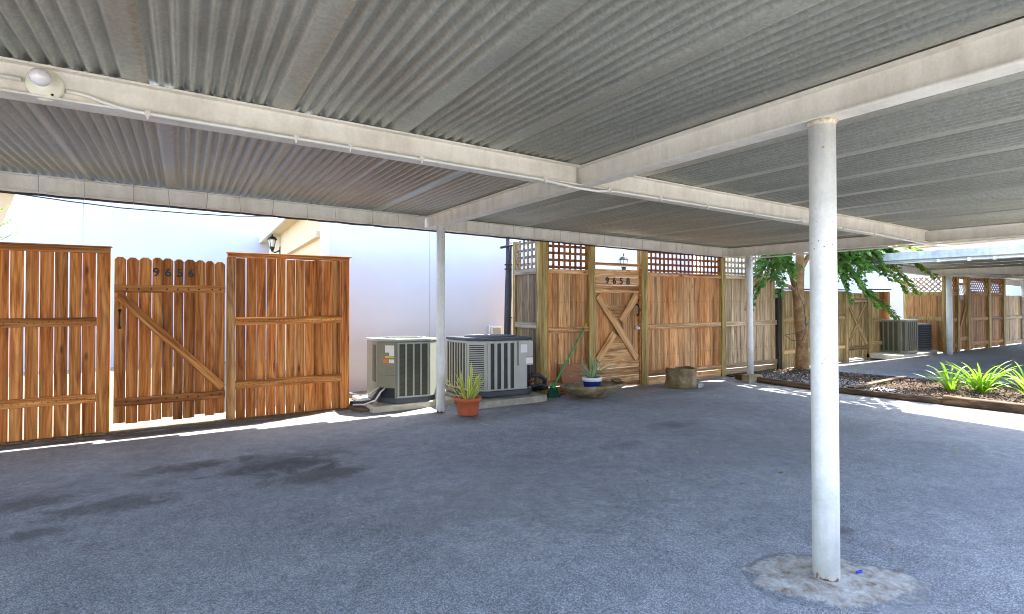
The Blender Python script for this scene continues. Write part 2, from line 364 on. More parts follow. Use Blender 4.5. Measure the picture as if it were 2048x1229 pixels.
# ------------------------------------------------------------------ ground
mb = MB(); xs = [-260,-120,-50,-20,-8] + [-6+0.4*i for i in range(66)] + [21,24,30,45,80,150,300]; ys = [-260,-120,-50,-20,-8,-4] + [-2+0.3*i for i in range(34)] + [8.4,10,14,20,40,90,200,300]
for y in ys:
    for x in xs: mb.v.append((x, y, G(x, y)))
W = len(xs)
for j in range(len(ys)-1):
    for i in range(W-1): a = j*W+i; mb.f.append((a, a+1, a+W+1, a+W))
struct(mb.build('asphalt_ground', M_asph, smooth=True))
# raised old asphalt of the next driveway
poly = [(10.15,6.3),(10.36,5.44),(10.71,4.02),(11.3,2.9),(12.6,0.0),(13,-12),(60,-12),(60,5.95),(24,6.05),(15.2,6.0),(12,6.0)]
struct(MB().prism(poly, lambda x,y: G0(x,y)-0.15, lambda x,y: G0(x,y)+0.035).build('driveway', M_asph2))
# courtyard slabs behind the fences
struct(MB().prism([(-9,7.06),(1.62,7.06),(1.62,13.6),(-9,13.6)], lambda x,y: G0(x,y)-0.1, lambda x,y: G0(x,y)+0.012).build('courtyard_floor', M_court))
struct(MB().prism([(4.75,6.72),(14.6,6.72),(14.6,11),(4.75,11)], lambda x,y: G0(x,y)-0.2, lambda x,y: G0(x,y)-0.03).build('courtyard_floor', M_pale))
# dirt verge along the foot of the left fence
vpoly = [(-6,6.88)] + [(-6+0.25*i, 6.84+0.05*math.sin(i*1.7)+0.03*math.sin(i*0.6)) for i in range(1, 32)] + [(1.9,6.95),(1.95,7.06),(-6,7.06)]
struct(MB().prism(vpoly, lambda x,y: G0(x,y)-0.05, lambda x,y: G0(x,y)+0.012).build('dirt_verge', M_dirt))
struct(MB().prism([(1.85,6.62),(3.1,6.7),(3.2,7.2),(4.45,7.1),(4.45,7.99),(1.75,7.99),(1.75,7.0)], lambda x,y: G0(x,y)-0.05, lambda x,y: G0(x,y)+0.03).build('gravel_verge', M_dirt))

# pale concrete strip and unseen townhouse row, added behind the camera for bounce light
struct(MB().prism([(-60,-1.6),(-60,-9.5),(70,-9.5),(70,-1.6)], lambda x,y: G0(x,y)-0.1, lambda x,y: G0(x,y)+0.006).build('bounce_lane', M_pale))
bounce_row = thing('townhouse', (5,-10,G(5,-10)), 'unseen white townhouse row added behind the viewer for bounce light', 'house')
MB().box(-40, 50, -16, -10, -0.6, 5.4).build('wall', M_stuc, bounce_row); MB().box(-40.4, 50.4, -16.4, -9.7, 5.402, 5.6).build('roof', M_roofsh, bounce_row)
for x in range(-36, 48, 7): MB().box(x, x+1.6, -9.998, -9.95, 0.9, 2.2).build('window', M_win, bounce_row)
# ------------------------------------------------------------------ carport
HB, HT, FL = 2.30588, 2.46437, 0.06
X_A, X_B, X_L = 2.70, 8.652, -3.25
Y0, Y1, Y2 = 0.35, 3.391, 6.52
def ibeam(name, p0, p1, parent, mat=M_beam, depth=HT-HB, half=FL):
    p0, p1 = Vector(p0), Vector(p1); d = (p1-p0).normalized(); sd_ = d.cross(Vector((0,0,1))).normalized(); up = sd_.cross(d)
    tf, tw = 0.011, 0.018
    prof = [(-half,0),(half,0),(half,tf),(tw,tf),(tw,depth-tf),(half,depth-tf),(half,depth),(-half,depth),(-half,depth-tf),(-tw,depth-tf),(-tw,tf),(-half,tf)]
    m = MB(); n = len(prof)
    for p in (p0, p1):
        for a, b in prof: m.v.append(tuple(p + sd_*a + up*b))
    for j in range(n): m.f.append((j, (j+1) % n, n+(j+1) % n, n+j))
    m.f.append(tuple(reversed(range(n)))); m.f.append(tuple(range(n, 2*n)))
    return m.build(name, mat, parent, bevel=0.0025)
cp = thing('carport', (X_A, 3.4, G(X_A, 3.4)), 'white steel carport with corrugated metal roof over the asphalt parking', 'carport')
for x in (X_L, X_A, X_B):
    ibeam('rafter', (x, 0.25, RZ(x,0.25,HB)), (x, 6.60, RZ(x,6.60,HB)), cp)
for y in (Y0, Y1, Y2):
    for xa, xb in ((-6.2, X_L-FL-0.001), (X_L+FL+0.001, X_A-FL-0.001), (X_A+FL+0.001, X_B-FL-0.001)):
        ibeam('purlin', (xa, y, RZ(xa,y,HB)), (xb, y, RZ(xb,y,HB)), cp)
def post(x, y, r, parent, top, mat=M_post):
    b = G(x, y) - 0.03; m = MB(); m.tube([(x,y,b),(x,y,b+0.6),(x,y,b+1.4),(x,y,top)], r, 28)
    o = m.build('post', mat, parent, True, origin=(x, y, b+0.03)); return o
post(2.709, 1.496, 0.060, cp, RZ(2.7,1.5,HB)-0.001); post(2.697, 6.131, 0.052, cp, RZ(2.7,6.13,HB)-0.001); post(8.655, 6.089, 0.056, cp, RZ(8.65,6.09,HB)-0.001)
post(-3.25, 1.5, 0.058, cp, RZ(-3.25,1.5,HB)-0.001); post(-3.25, 6.1, 0.058, cp, RZ(-3.25,6.1,HB)-0.001); post(8.66, 1.0, 0.058, cp, RZ(8.66,1.0,HB)-0.001)
M_weld = m_stone('rusty_weld', lin(150,100,56), lin(208,194,168), lin(226,220,206), 40)
MB().lathe((2.709,1.496,RZ(2.709,1.496,HB)-0.001), [(0.060,-0.022),(0.066,-0.012),(0.069,-0.0015),(0.060,-0.001)], 28).build('weld_bead', M_weld, cp, True)
PITCH, AMP = 0.0675, 0.0135
def sheet(x0, ya, yb, zoff, parent, rust=False, ncor=9, flat=0.0925):
    m = MB(); cols = []; S = 8
    for i in range(ncor*S+1):
        cols.append((x0 + i*PITCH/S, AMP*(1-math.cos(2*math.pi*i/S))))
    xe = x0 + ncor*PITCH
    cols += [(xe+flat*0.22, 0.001), (xe+flat*0.76, -0.0012), (xe+flat, -0.0012), (xe+flat+0.012, 0.006)]
    N = len(cols); at = []
    ysn = [ya, ya+(yb-ya)*0.33, ya+(yb-ya)*0.66, yb]; sag = [0, 0, 0, 0]
    for k, y in enumerate(ysn):
        for i, (x, z) in enumerate(cols):
            m.v.append((x, y, RZ(x,y,HT)+0.002+zoff+z+sag[k])); at.append(0.9 if (rust and i >= N-2) else (0.35 if rust and i == N-3 else 0.0))
    for k in range(3):
        for i in range(N-1): a = k*N+i; m.f.append((a, a+1, a+N+1, a+N))
    m.attr = ('rust', at)
    return m.build('roof_sheet', M_galv, parent, True, origin=(x0, ya, RZ(x0,ya,HT)))
def eave(x): return 6.97 if x > 3.9 else max(6.60, min(7.15, 7.10 - 0.125*(x + 0.4)))  # unseen rear roof edge, slant and step shaped to set the ground shadow
def sheet_row(x, ya, yb, zoff, rusty):
    k = 0
    while x < 8.70:
        n9, fw = (9, 0.0925) if (yb or k % 3 == 2) else (10, 0.025)
        nc = n9 if x + 0.70 < 8.84 else max(1, int((8.80 - fw - x)/PITCH))
        sheet(x, ya, yb if yb else eave(x), zoff, cp, rust=(k in rusty), ncor=nc, flat=fw); x += 0.70; k += 1
sheet_row(-0.17 - 0.70*9, 0.2, 3.43, 0.0, (8, 9, 13))
sheet_row(-0.05 - 0.70*9, 3.37, None, 0.004, (8,))

# concrete patch at the near post, blue cap
m = MB(); n = 90; NR = 16
cx, cy = 2.72, 1.48
for k in range(NR+1):
    r_ = k/NR
    for j in range(n):
        t = 2*math.pi*j/n; q = 1 + 0.08*math.sin(2*t+1) + 0.05*math.sin(3*t+2) + (0.030*math.sin(7*t) + 0.022*math.sin(13*t+1) + 0.014*math.sin(29*t))*r_
        px = math.cos(t)*0.42*q*r_; py = math.sin(t)*0.30*q*r_
        X_ = cx + px*0.78 + py*0.62; Y_ = cy - px*0.62 + py*0.78
        m.v.append((X_, Y_, G(X_,Y_) + 0.017*(1-r_**2.2) - (0.004 if k == NR else 0) + 0.0022*math.sin(31*X_+3)*math.sin(37*Y_) + 0.0015*math.sin(97*X_)*math.sin(83*Y_)))
for k in range(NR):
    for j in range(n): a = k*n+j; b = k*n+(j+1) % n; m.f.append((a, b, b+n, a+n))
m.attr = ('rim', [k/NR for k in range(NR+1) for j in range(n)])
tag(m.build('concrete_patch', M_patch, smooth=True), 'rough pale concrete patch around the foot of the nearest white post', 'concrete patch')
m = MB(); m.tube([(2.86,1.43,G(2.86,1.43)+0.022),(2.885,1.42,G(2.88,1.42)+0.026)], [0.006,0.008], 10)
tag(m.build('plastic_cap', M_dot), 'tiny bright blue plastic cap beside the nearest post', 'cap')

# ------------------------------------------------------------------ lamp, conduit, cables on the carport
fy = Y1 - 0.022; fx, fz = -0.57, RZ(-0.57, Y1, 2.372)
lf = thing('light_fixture', (fx, fy, fz), 'round cream bulb holder with bare frosted bulb on the middle beam', 'light fixture')
m = MB(); 
def disc_y(m, c, prof, n=28):                     # lathe around the -y axis
    i0 = len(m.v)
    for r_, d in prof:
        for j in range(n):
            t = 2*math.pi*j/n; m.v.append((c[0]+r_*math.cos(t), c[1]-d, c[2]+r_*math.sin(t)))
    for k in range(len(prof)-1):
        for j in range(n): a = i0+k*n+j; b = i0+k*n+(j+1) % n; m.f.append((a, b, b+n, a+n))
    return m
disc_y(m, (fx,fy,fz), [(0.072,0),(0.074,0.012),(0.066,0.026),(0.04,0.040),(0.034,0.055),(0.0,0.055)]).build('cover_plate', M_cover, lf, True)
disc_y(MB(), (fx,fy,fz), [(0.020,0.05),(0.024,0.075),(0.036,0.098),(0.040,0.118),(0.034,0.140),(0.018,0.155),(0.0,0.159)]).build('bulb', M_bulb, lf, True)
disc_y(MB(), (fx+0.03,fy,fz-0.045), [(0.006,0.022),(0.006,0.034),(0.0,0.035)], 10).build('screw', M_black, lf, True)
cd = thing('electrical_conduit', (0, Y1-0.075, RZ(0,Y1,HB)), 'thin cream conduit clipped along the lower edge of the middle beam', 'conduit')
def roofpt(x, y, h): return (x, y, RZ(x, y, h))
yc = Y1 - 0.072
yw = Y1 - 0.034
pts = [roofpt(-6, yw, 2.39), roofpt(-2, yw, 2.385), roofpt(-0.9, yw, 2.385), roofpt(-0.655, yw, 2.382)]
MB().tube(pts, 0.0105, 10).build('pipe', M_cond, cd, True)
pts = [roofpt(-0.49, yw, 2.362), roofpt(-0.45, yw, 2.362), roofpt(-0.40, yw-.01, 2.352), roofpt(-0.34, yw-.02, 2.332), roofpt(-0.28, yc, 2.315), roofpt(-0.2, yc, 2.308), roofpt(0.5, yc, 2.306), roofpt(1.3, yc, 2.304), roofpt(2.25, yc, 2.300), roofpt(2.45, yc, 2.288), roofpt(2.58, yc, 2.279), roofpt(2.80, yc, 2.279), roofpt(2.90, yc, 2.292), roofpt(3.0, yc, 2.300), roofpt(4.2, yc, 2.302), roofpt(5.5, yc, 2.304), roofpt(5.6, yc, 2.325), roofpt(5.7, yc, 2.304), roofpt(7.2, yc, 2.300), roofpt(7.8, yc, 2.285), roofpt(8.5, yc, 2.27), roofpt(9.0, yc-.1, 2.27)]
MB().tube(pts, 0.0105, 10).build('pipe', M_cond, cd, True)
for xx in (-0.16, 0.55, 0.86, 1.32, 2.30, 2.93, 3.5, 4.1, 4.8, 5.63, 6.4, 7.1):
    m = MB(); z = RZ(xx, yc, 2.304)
    m.box(xx-0.012, xx+0.012, yc-0.014, Y1-FL-0.001, z-0.013, z+0.016).box(xx-0.004, xx+0.004, yc-0.02, yc-0.012, z-0.03, z+0.004); m.build('clip', M_cond, cd)
cb2 = thing('electrical_conduit', (X_B, 6.0, RZ(X_B,6,HB)), 'thin pipe bending from the white post along under the right end rafter', 'conduit')
MB().tube([(8.60,6.03,RZ(8.6,6.0,2.06)),(8.60,6.01,RZ(8.6,6.0,2.20)),(8.60,5.95,RZ(8.6,6,2.245)),(8.60,5.80,RZ(8.6,5.8,2.258)),(8.60,4.5,RZ(8.6,4.5,2.272)),(8.60,3.0,RZ(8.6,3,2.282)),(8.6,0.4,RZ(8.6,.4,2.29))], 0.011, 8).build('pipe', M_cond, cb2, True)
cb = thing('cable_bundle', (0, Y2-FL-0.01, RZ(0,Y2,HB)), 'black cables tied up with wire loops under the beam nearest the fences', 'cable')
hx = [-1.9,-1.5,-1.13,-0.80,-0.42,-0.12,0.20,0.52,0.83,1.20,1.52,1.95,2.28,2.95,3.2,3.55,3.95,4.3,4.75,5.1,5.6,5.95,6.4,6.8,7.2,7.6,8.0,8.4]
yf = Y2 - FL - 0.008; pts = []; pts2 = []
for i, xx in enumerate(hx):
    pts.append(roofpt(xx, yf+0.03, 2.285)); pts2.append(roofpt(xx, yf+0.012, 2.290))
    if i+1 < len(hx):
        xm = (xx+hx[i+1])/2; sgn = random.uniform(0.001, 0.008)
        pts.append(roofpt(xm, yf+0.03, 2.285-sgn)); pts2.append(roofpt(xm, yf+0.012, 2.288-sgn*0.5))
    m = MB(); zt = RZ(xx,yf,HT); zb = RZ(xx,yf,2.272); dx = random.uniform(-0.02,0.02)
    m.tube([(xx+dx,yf+0.004,zt),(xx+dx*.5,yf,(zt+zb)/2),(xx,yf,zb)], 0.0022, 5); m.build('tie_wire', M_wire, cb)
MB().tube(pts, 0.008, 7).build('cable', M_cable, cb, True); MB().tube(pts2, 0.006, 6).build('cable', M_cable, cb, True)
MB().tube([(-5,6.66,RZ(0,6.6,2.33)),(-1.44,6.65,G(-1.44,6.65)+2.37),(-0.95,6.65,G(-1,6.65)+2.325),(-0.54,6.65,G(-.5,6.65)+2.29),(0.1,6.65,G(.1,6.65)+2.285),(0.5,6.65,G(.5,6.65)+2.29),(0.92,6.65,G(.9,6.65)+2.325),(2.3,6.64,RZ(2.3,6.6,2.30))], 0.005, 6)
tag(mb2 := MB().tube([(-5,6.66,G(-5,6.66)+2.5),(-1.44,6.65,G(-1.44,6.65)+2.37),(-0.95,6.65,G(-1,6.65)+2.325),(-0.54,6.65,G(-.5,6.65)+2.295),(0.1,6.65,G(.1,6.65)+2.288),(0.5,6.65,G(.5,6.65)+2.295),(0.92,6.65,G(.9,6.65)+2.325)], 0.0055, 6).build('hanging_wire', M_cable, None, True), 'loose dark wire sagging below the beam above the left gate', 'wire')

# ------------------------------------------------------------------ fence pieces
def picket(root, x0, x1, y, h0, h1, mat, th=0.018, dog=False, lean=0.004, name='picket', g=G):
    xm = (x0+x1)/2; b = g(xm, y); m = MB(); l = random.uniform(-lean, lean); j = random.uniform(-0.003, 0.003); t = random.uniform(-0.004, 0.004)
    if dog:
        c = min(0.03, (x1-x0)*0.28)
        out = [(x0,h0),(x1,h0+t),(x1+l,h1-c),(x1-c+l,h1),(x0+c+l,h1),(x0+l,h1-c)]
    else: out = [(x0,h0),(x1,h0+t),(x1+l,h1),(x0+l,h1+t)]
    n = len(out)
    for yy in (y+j, y+j+th):
        for a, h in out: m.v.append((a, yy, b+h))
    m.f.append(tuple(range(n))); m.f.append(tuple(reversed(range(n, 2*n))))
    for k_ in range(n): m.f.append(((k_+1) % n, k_, n+k_, n+(k_+1) % n))
    return m.build(name, mat, root, origin=(xm, y, b))
def gpart(root, name, x0, x1, y0, y1, h0, h1, mat, bevel=0.003, g=G):
    m = MB().gbox(x0, x1, y0, y1, h0, h1, g)
    return m.build(name, mat, root, origin=((x0+x1)/2, y0, g((x0+x1)/2, y0)+(h0 if h1-h0 > 0.5 else (h0+h1)/2)), bevel=bevel)
def row(root, x0, x1, n, y, h0, h1, mat, gap=0.01, **kw):
    p = (x1-x0)/n
    for i in range(n):
        gg = gap*random.uniform(0.4, 1.5); picket(root, x0+i*p+gg/2, x0+(i+1)*p-gg/2, y, h0+random.uniform(-.008,.008), h1+random.uniform(-.004,.004), mat, **kw)
def nails(root, x0, x1, n, y, hs, g=G):
    m = MB(); p = (x1-x0)/n
    for i in range(n):
        for h in hs:
            for q in (-0.22, 0.22):
                x = x0+(i+0.5+q)*p; z = g(x,y)+h+random.uniform(-.012,.012); m.box(x-0.0045, x+0.0045, y-0.0025, y, z-0.0045, z+0.0045)
    o = m.build('nail_heads', M_black, root); o['kind'] = 'stuff'
def lattice(root, x0, x1, y, h0, h1, mat, pitch=0.105, wd=0.040, g=G):
    n = max(1, round((x1-x0-wd)/pitch)); p = (x1-x0-wd)/n
    for i in range(n+1): gpart(root, 'lattice_slat', x0+i*p, x0+i*p+wd, y, y+0.008, h0, h1, mat, 0, g)
    h = h0 + 0.012
    while h + wd < h1 + 0.02:
        gpart(root, 'lattice_slat', x0, x1, y+0.0095, y+0.0175, h, h+wd, mat, 0, g); h += pitch
def numerals(root, txt, x0, x1, y, z, size, mat):
    p = (x1-x0)/(len(txt)-1)
    for i, ch in enumerate(txt):
        cu_ = bpy.data.curves.new('numeral', 'FONT'); cu_.body = ch; cu_.size = size; cu_.extrude = 0.004; cu_.offset = 0.0018*size/0.12; cu_.align_x = 'CENTER'; cu_.align_y = 'CENTER'
        tmp = bpy.data.objects.new('tmp', cu_); COL.objects.link(tmp); bpy.context.view_layer.update()
        me = bpy.data.meshes.new_from_object(tmp.evaluated_get(bpy.context.evaluated_depsgraph_get())); bpy.data.objects.remove(tmp)
        me.materials.clear(); me.materials.append(mat)
        o = bpy.data.objects.new('numeral', me); COL.objects.link(o); o.parent = root
        o.location = Vector((x0+i*p, y, z)) - Vector(root.location); o.rotation_euler = (math.pi/2, 0, 0)

# ---- fence and gate 9656
FY = 6.985
fl = thing('wooden_fence', (-2, FY, G(-2,FY)), 'stained red-brown picket fence left of the 9656 gate', 'fence')
row(fl, -4.55, -0.765, 34, FY, -0.01, 1.87, M_redZ, gap=0.011)
for h in (1.155, 0.375): gpart(fl, 'rail', -4.6, -0.756, FY-0.04, FY-0.002, h-0.044, h+0.044, M_redX)
gpart(fl, 'top_rail', -4.6, -0.645, FY-0.045, FY-0.004, 1.855, 1.915, M_redX); gpart(fl, 'cap', -4.6, -0.635, FY-0.055, FY+0.05, 1.917, 1.930, M_redX)
gpart(fl, 'post', -0.755, -0.648, FY-0.045, FY+0.06, -0.05, 1.853, M_redZ)
gt = thing('wooden_gate', (-0.1, FY, G(-0.1,FY)), 'stained picket gate with dog-eared tops, diagonal brace and number 9656', 'gate')
edges = [-0.617,-0.512,-0.405,-0.288,-0.192,-0.088,0.003,0.118,0.213,0.306,0.412]
for i in range(10):
    picket(gt, edges[i]+random.uniform(.001,.004), edges[i+1]-random.uniform(.001,.003), FY+0.004, 0.085+random.uniform(-.02,.02), 1.835+random.uniform(-.012,.008)-0.003*i, M_redZ, dog=True)
gpart(gt, 'rail', -0.612, 0.41, FY-0.036, FY-0.002, 1.455, 1.535, M_redX); gpart(gt, 'rail', -0.60, 0.412, FY-0.036, FY-0.002, 0.265, 0.35, M_redX)
def brace(root, x0, h0, x1, h1, y, wd, mat, th=0.034, name='brace'):
    a = (x0, y, G(x0,y)+h0); b = (x1, y, G(x1,y)+h1)
    L_ = math.hypot(b[0]-a[0], b[2]-a[2]); an = math.atan2(b[2]-a[2], b[0]-a[0])
    o = MB().box(-L_/2, L_/2, -th/2, th/2, -wd/2, wd/2).build(name, mat, None, bevel=0.002)
    o.parent = root; o.location = Vector(((a[0]+b[0])/2, y, (a[2]+b[2])/2)) - Vector(root.location); o.rotation_euler = (0, -an, 0)
    return o
brace(gt, -0.575, 1.425, 0.385, 0.385, FY-0.019, 0.088, M_redX)
numerals(gt, '9656', -0.248, 0.075, FY-0.006, G(-0.1,FY)+1.668, 0.125, M_num)
m = MB().tube([(-0.565,FY-0.005,G(-.5,FY)+1.08),(-0.565,FY-0.04,G(-.5,FY)+1.11),(-0.565,FY-0.045,G(-.5,FY)+1.18),(-0.565,FY-0.04,G(-.5,FY)+1.24),(-0.565,FY-0.004,G(-.5,FY)+1.27)], [0.012,0.008,0.008,0.008,0.014], 8)
m.build('handle', M_black, gt, True)
m = MB()
for xx in (-0.5,-0.4,-0.29,-0.15,-0.05,0.05,0.15,0.28,0.36):
    for h in (1.49, 0.31): m.box(xx-0.008, xx+0.008, FY-0.039, FY-0.036, G(xx,FY)+h-0.008, G(xx,FY)+h+0.008)
m.build('bolt_heads', M_black, gt)
fr = thing('wooden_fence', (1.1, FY, G(1.1,FY)), 'stained red-brown picket panel right of the 9656 gate', 'fence')
gpart(fr, 'post', 0.425, 0.513, FY-0.045, FY+0.06, -0.05, 1.86, M_redpost)
row(fr, 0.518, 1.705, 11, FY, -0.02, 1.86, M_redZ, gap=0.008)
for h in (1.13, 0.40): gpart(fr, 'rail', 0.514, 1.705, FY-0.04, FY-0.002, h-0.046, h+0.046, M_redX)
gpart(fr, 'top_rail', 0.43, 1.80, FY-0.05, FY-0.006, 1.862, 1.905, M_redX); gpart(fr, 'cap', 0.42, 1.83, FY-0.06, FY+0.05, 1.907, 1.920, M_redX)
gpart(fr, 'post', 1.708, 1.80, FY-0.045, FY+0.05, -0.05, 1.86, M_redZ)
for i in range(17):
    xx = -1.62 + i*0.058 + random.uniform(-.02,.02); r_ = random.uniform(0.018, 0.034)
    m = MB(); yy = 6.90+random.uniform(-.03,.02); m.lathe((xx, yy, G(xx,yy)+0.008), [(0.001,-r_*.5),(r_*.8,-r_*.25),(r_,0.1*r_),(r_*.7,r_*.5),(0.001,r_*.62)], 9, 1.25, 0.9, 0.08)
    tag(m.build('river_stone', M_pebble, None, True), 'small rounded stone in the row along the foot of the left fence', 'stone', 'stones along the left fence')

nails(fl, -4.55, -0.765, 34, FY-0.0405, (1.155, 0.375)); nails(fr, 0.518, 1.705, 11, FY-0.0405, (1.13, 0.40))
# ---- fence and gate 9658
QY = 6.665
f2 = thing('wooden_fence', (4.6, QY, G(4.6,QY)), 'tan cedar fence with square lattice top around the 9658 gate', 'fence')
def post4(root, x0, x1, h1, mat=M_postZ, y=QY, h0=-0.06): gpart(root, 'post', x0, x1, y-0.055, y+0.05, h0, h1, mat)
post4(f2, 4.495, 4.64, 2.34); post4(f2, 5.415, 5.545, 2.30); post4(f2, 6.535, 6.685, 2.30); post4(f2, 8.575, 8.69, 2.26)
HL = 1.90
for (xa, xb, n, mz, mx) in ((4.642, 5.413, 7, M_tanZ, M_tanX), (6.687, 8.573, 14, M_tanZ, M_tanX), (8.692, 10.30, 13, M_tan2Z, M_tan2X)):
    row(f2, xa, xb, n, QY, 0.20, HL-0.03, mz, gap=0.006)
    gpart(f2, 'rail', xa, xb, QY-0.04, QY-0.006, HL-0.07, HL, mx); gpart(f2, 'rail', xa, xb, QY-0.04, QY-0.006, 0.93, 1.02, mx); gpart(f2, 'rail', xa, xb, QY-0.04, QY-0.006, 0.14, 0.23, mx)
    gpart(f2, 'kick_board', xa, xb, QY-0.03, QY-0.008, -0.07, 0.13, mx)
    nails(f2, xa, xb, n, QY-0.0405, (0.975, 0.185)); nails(f2, xa, xb, n, QY-0.003, (0.5, 1.4))
    lattice(f2, xa, xb, QY-0.01, HL+0.002, 2.36, M_latt if xa < 8 else M_tan2X)
gpart(f2, 'header', 5.547, 6.533, QY-0.03, QY+0.02, 1.985, 2.03, M_tanX)
# grey return panel beside the air conditioner
SX = 4.53
f3 = thing('wooden_fence', (SX, 7.0, G(SX,7.0)), 'short greyed fence return with lattice beside the larger air conditioner', 'fence')
for (ya, yb) in ((6.73,6.95),(6.956,7.16),(7.166,7.32)):
    b = G(SX, ya); MB().box(SX, SX+0.018, ya, yb, b+0.05, b+1.84).build('picket', M_grayZ, f3, origin=(SX, ya, b))
gpart(f3, 'post', SX-0.03, SX+0.06, 7.325, 7.40, -0.03, 2.36, M_postZ)
for h in (1.87, 1.05): MB().gbox(SX-0.035, SX-0.002, 6.725, 7.32, h-0.045, h+0.045).build('rail', M_grayY, f3, origin=(SX, 7.0, G(SX,7)+h))
y = 6.74
while y < 7.32:
    MB().gbox(SX-0.012, SX-0.003, y, y+0.042, 1.917, 2.36).build('lattice_slat', M_grayY, f3); y += 0.113
for h in (1.96, 2.07, 2.18, 2.29): MB().gbox(SX-0.001, SX+0.008, 6.73, 7.32, h, h+0.04).build('lattice_slat', M_grayY, f3)
g2 = thing('wooden_gate', (6.0, QY, G(6,QY)), 'cedar plank gate with crossed braces and number 9658', 'gate')
x0, x1 = 5.555, 6.515
for h0, h1 in ((1.80,1.925),(1.672,1.796),(1.545,1.668),(0.335,0.43),(0.20,0.331),(0.035,0.196)): gpart(g2, 'plank', x0, x1-0.02, QY-0.03, QY-0.008, h0, h1, M_tanX, 0.002)
row(g2, x0, x1-0.02, 8, QY-0.002, 0.42, 1.56, M_tanZ, gap=0.004, name='plank', lean=0.0)
brace(g2, 5.60, 1.505, 6.43, 0.475, QY-0.034, 0.115, M_tanX); 
xm, hm = 6.015, 0.99
brace(g2, 6.43, 1.505, xm+0.075, hm+0.095, QY-0.034, 0.115, M_tanX); brace(g2, xm-0.075, hm-0.095, 5.60, 0.475, QY-0.034, 0.115, M_tanX)
for hh, ww in ((1.30, 0.20), (1.18, 0.12), (0.80, 0.13), (0.69, 0.20), (0.57, 0.30), (0.47, 0.40)): gpart(g2, 'plank', xm-ww, xm+ww, QY-0.018, QY-0.0045, hh-0.05, hh+0.05, M_tanX, 0.002)
gpart(g2, 'jamb', 6.50, 6.533, QY-0.04, QY+0.02, 0.0, 1.95, M_redX)
numerals(g2, '9658', 5.80, 6.25, QY-0.038, G(6,QY)+1.735, 0.15, M_num)
m = MB(); hx_, hz_ = 6.455, G(6.45,QY)
m.tube([(hx_,QY-0.03,hz_+1.17),(hx_,QY-0.07,hz_+1.20),(hx_+.01,QY-0.075,hz_+1.27),(hx_,QY-0.07,hz_+1.32),(hx_,QY-0.03,hz_+1.36)], [0.014,0.009,0.012,0.009,0.02], 8).build('handle', M_black, g2, True)
disc_y(MB(), (6.45, QY-0.03, hz_+0.965), [(0.034,0),(0.034,0.012),(0.02,0.02),(0.024,0.045),(0.012,0.055),(0,0.055)], 16).build('knob', M_white, g2, True)

# ---- lower mossy fence and gate beyond the tree
f4 = thing('wooden_fence', (11.5, QY, G(11.5,QY)), 'lower mossy fence behind the tree trunk with a narrow plain gate', 'fence')
gpart(f4, 'post', 10.305, 10.42, QY-0.06, QY+0.05, -0.05, 1.66, M_dkZ); gpart(f4, 'post', 10.425, 10.50, QY-0.065, QY+0.02, -0.05, 1.60, M_mosZ)
row(f4, 10.505, 12.86, 17, QY, 0.02, 1.62, M_mosZ, gap=0.006); gpart(f4, 'cap', 10.42, 12.9, QY-0.05, QY+0.06, 1.64, 1.665, M_dkZ)
for h in (1.02, 0.36): gpart(f4, 'rail', 10.505, 12.86, QY-0.04, QY-0.006, h-0.045, h+0.045, M_mosX)
gpart(f4, 'post', 12.865, 12.98, QY-0.06, QY+0.05, -0.05, 1.62, M_mosZ); gpart(f4, 'post', 13.90, 14.02, QY-0.06, QY+0.05, -0.05, 1.66, M_mosZ); gpart(f4, 'post', 14.62, 14.78, QY-0.07, QY+0.05, -0.05, 1.62, M_redZ); gpart(f4, 'post', 14.785, 14.90, QY-0.06, QY+0.05, -0.05, 1.62, M_mosZ)
row(f4, 14.025, 14.60, 5, QY, 0.02, 1.62, M_mosZ, gap=0.006)
for h in (0.93, 0.38): gpart(f4, 'rail', 14.025, 14.615, QY-0.04, QY-0.006, h-0.045, h+0.045, M_mosX)
gpart(f4, 'cap', 13.9, 14.95, QY-0.07, QY+0.06, 1.664, 1.69, M_dkZ)
g3 = thing('wooden_gate', (13.4, QY, G(13.4,QY)), 'weathered narrow gate with thin X brace in the mossy fence', 'gate')
row(g3, 12.99, 13.89, 8, QY, 0.08, 1.58, M_mosZ, gap=0.004, name='plank')
for h in (1.42, 0.30): gpart(g3, 'rail', 12.99, 13.89, QY-0.03, QY-0.004, h-0.05, h+0.05, M_mosX)
brace(g3, 13.03, 1.34, 13.85, 0.38, QY-0.018, 0.07, M_mosX, 0.024); brace(g3, 13.85, 1.34, 13.46, 0.88, QY-0.018, 0.07, M_mosX, 0.024); brace(g3, 13.41, 0.82, 13.03, 0.38, QY-0.018, 0.07, M_mosX, 0.024)

# ---- far fence with diamond lattice
f5 = thing('wooden_fence', (16.4, 6.1, G(16.4,6.1)), 'orange-brown fence with diamond lattice beyond the second carport', 'fence')
def dlattice(root, x0, x1, y, h0, h1, mat, pitch=0.088, wd=0.032, axis='x'):
    L_, H_ = x1-x0, h1-h0; k_ = -H_
    while k_ < L_:
        for sgn in (1, -1):
            a0 = max(0, -k_); a1 = min(H_, L_-k_)
            if a1-a0 > 0.06:
                p = []
                for a in (a0, a1):
                    u = k_+a; u = u if sgn > 0 else L_-u; X_ = x0+u
                    p.append((X_, y+(0.004 if sgn > 0 else -0.006), G(X_,y)+h0+a) if axis == 'x' else (y+(0.004 if sgn > 0 else -0.006), X_, G(y,X_)+h0+a))
                MB().beam(p[0], p[1], 0.007, wd, up=(0,-0.0001,1) if axis == 'x' else (-0.0001,0,1)).build('lattice_slat', mat, root)
        k_ += pitch*1.414
FX, FYF = 16.25, 6.0
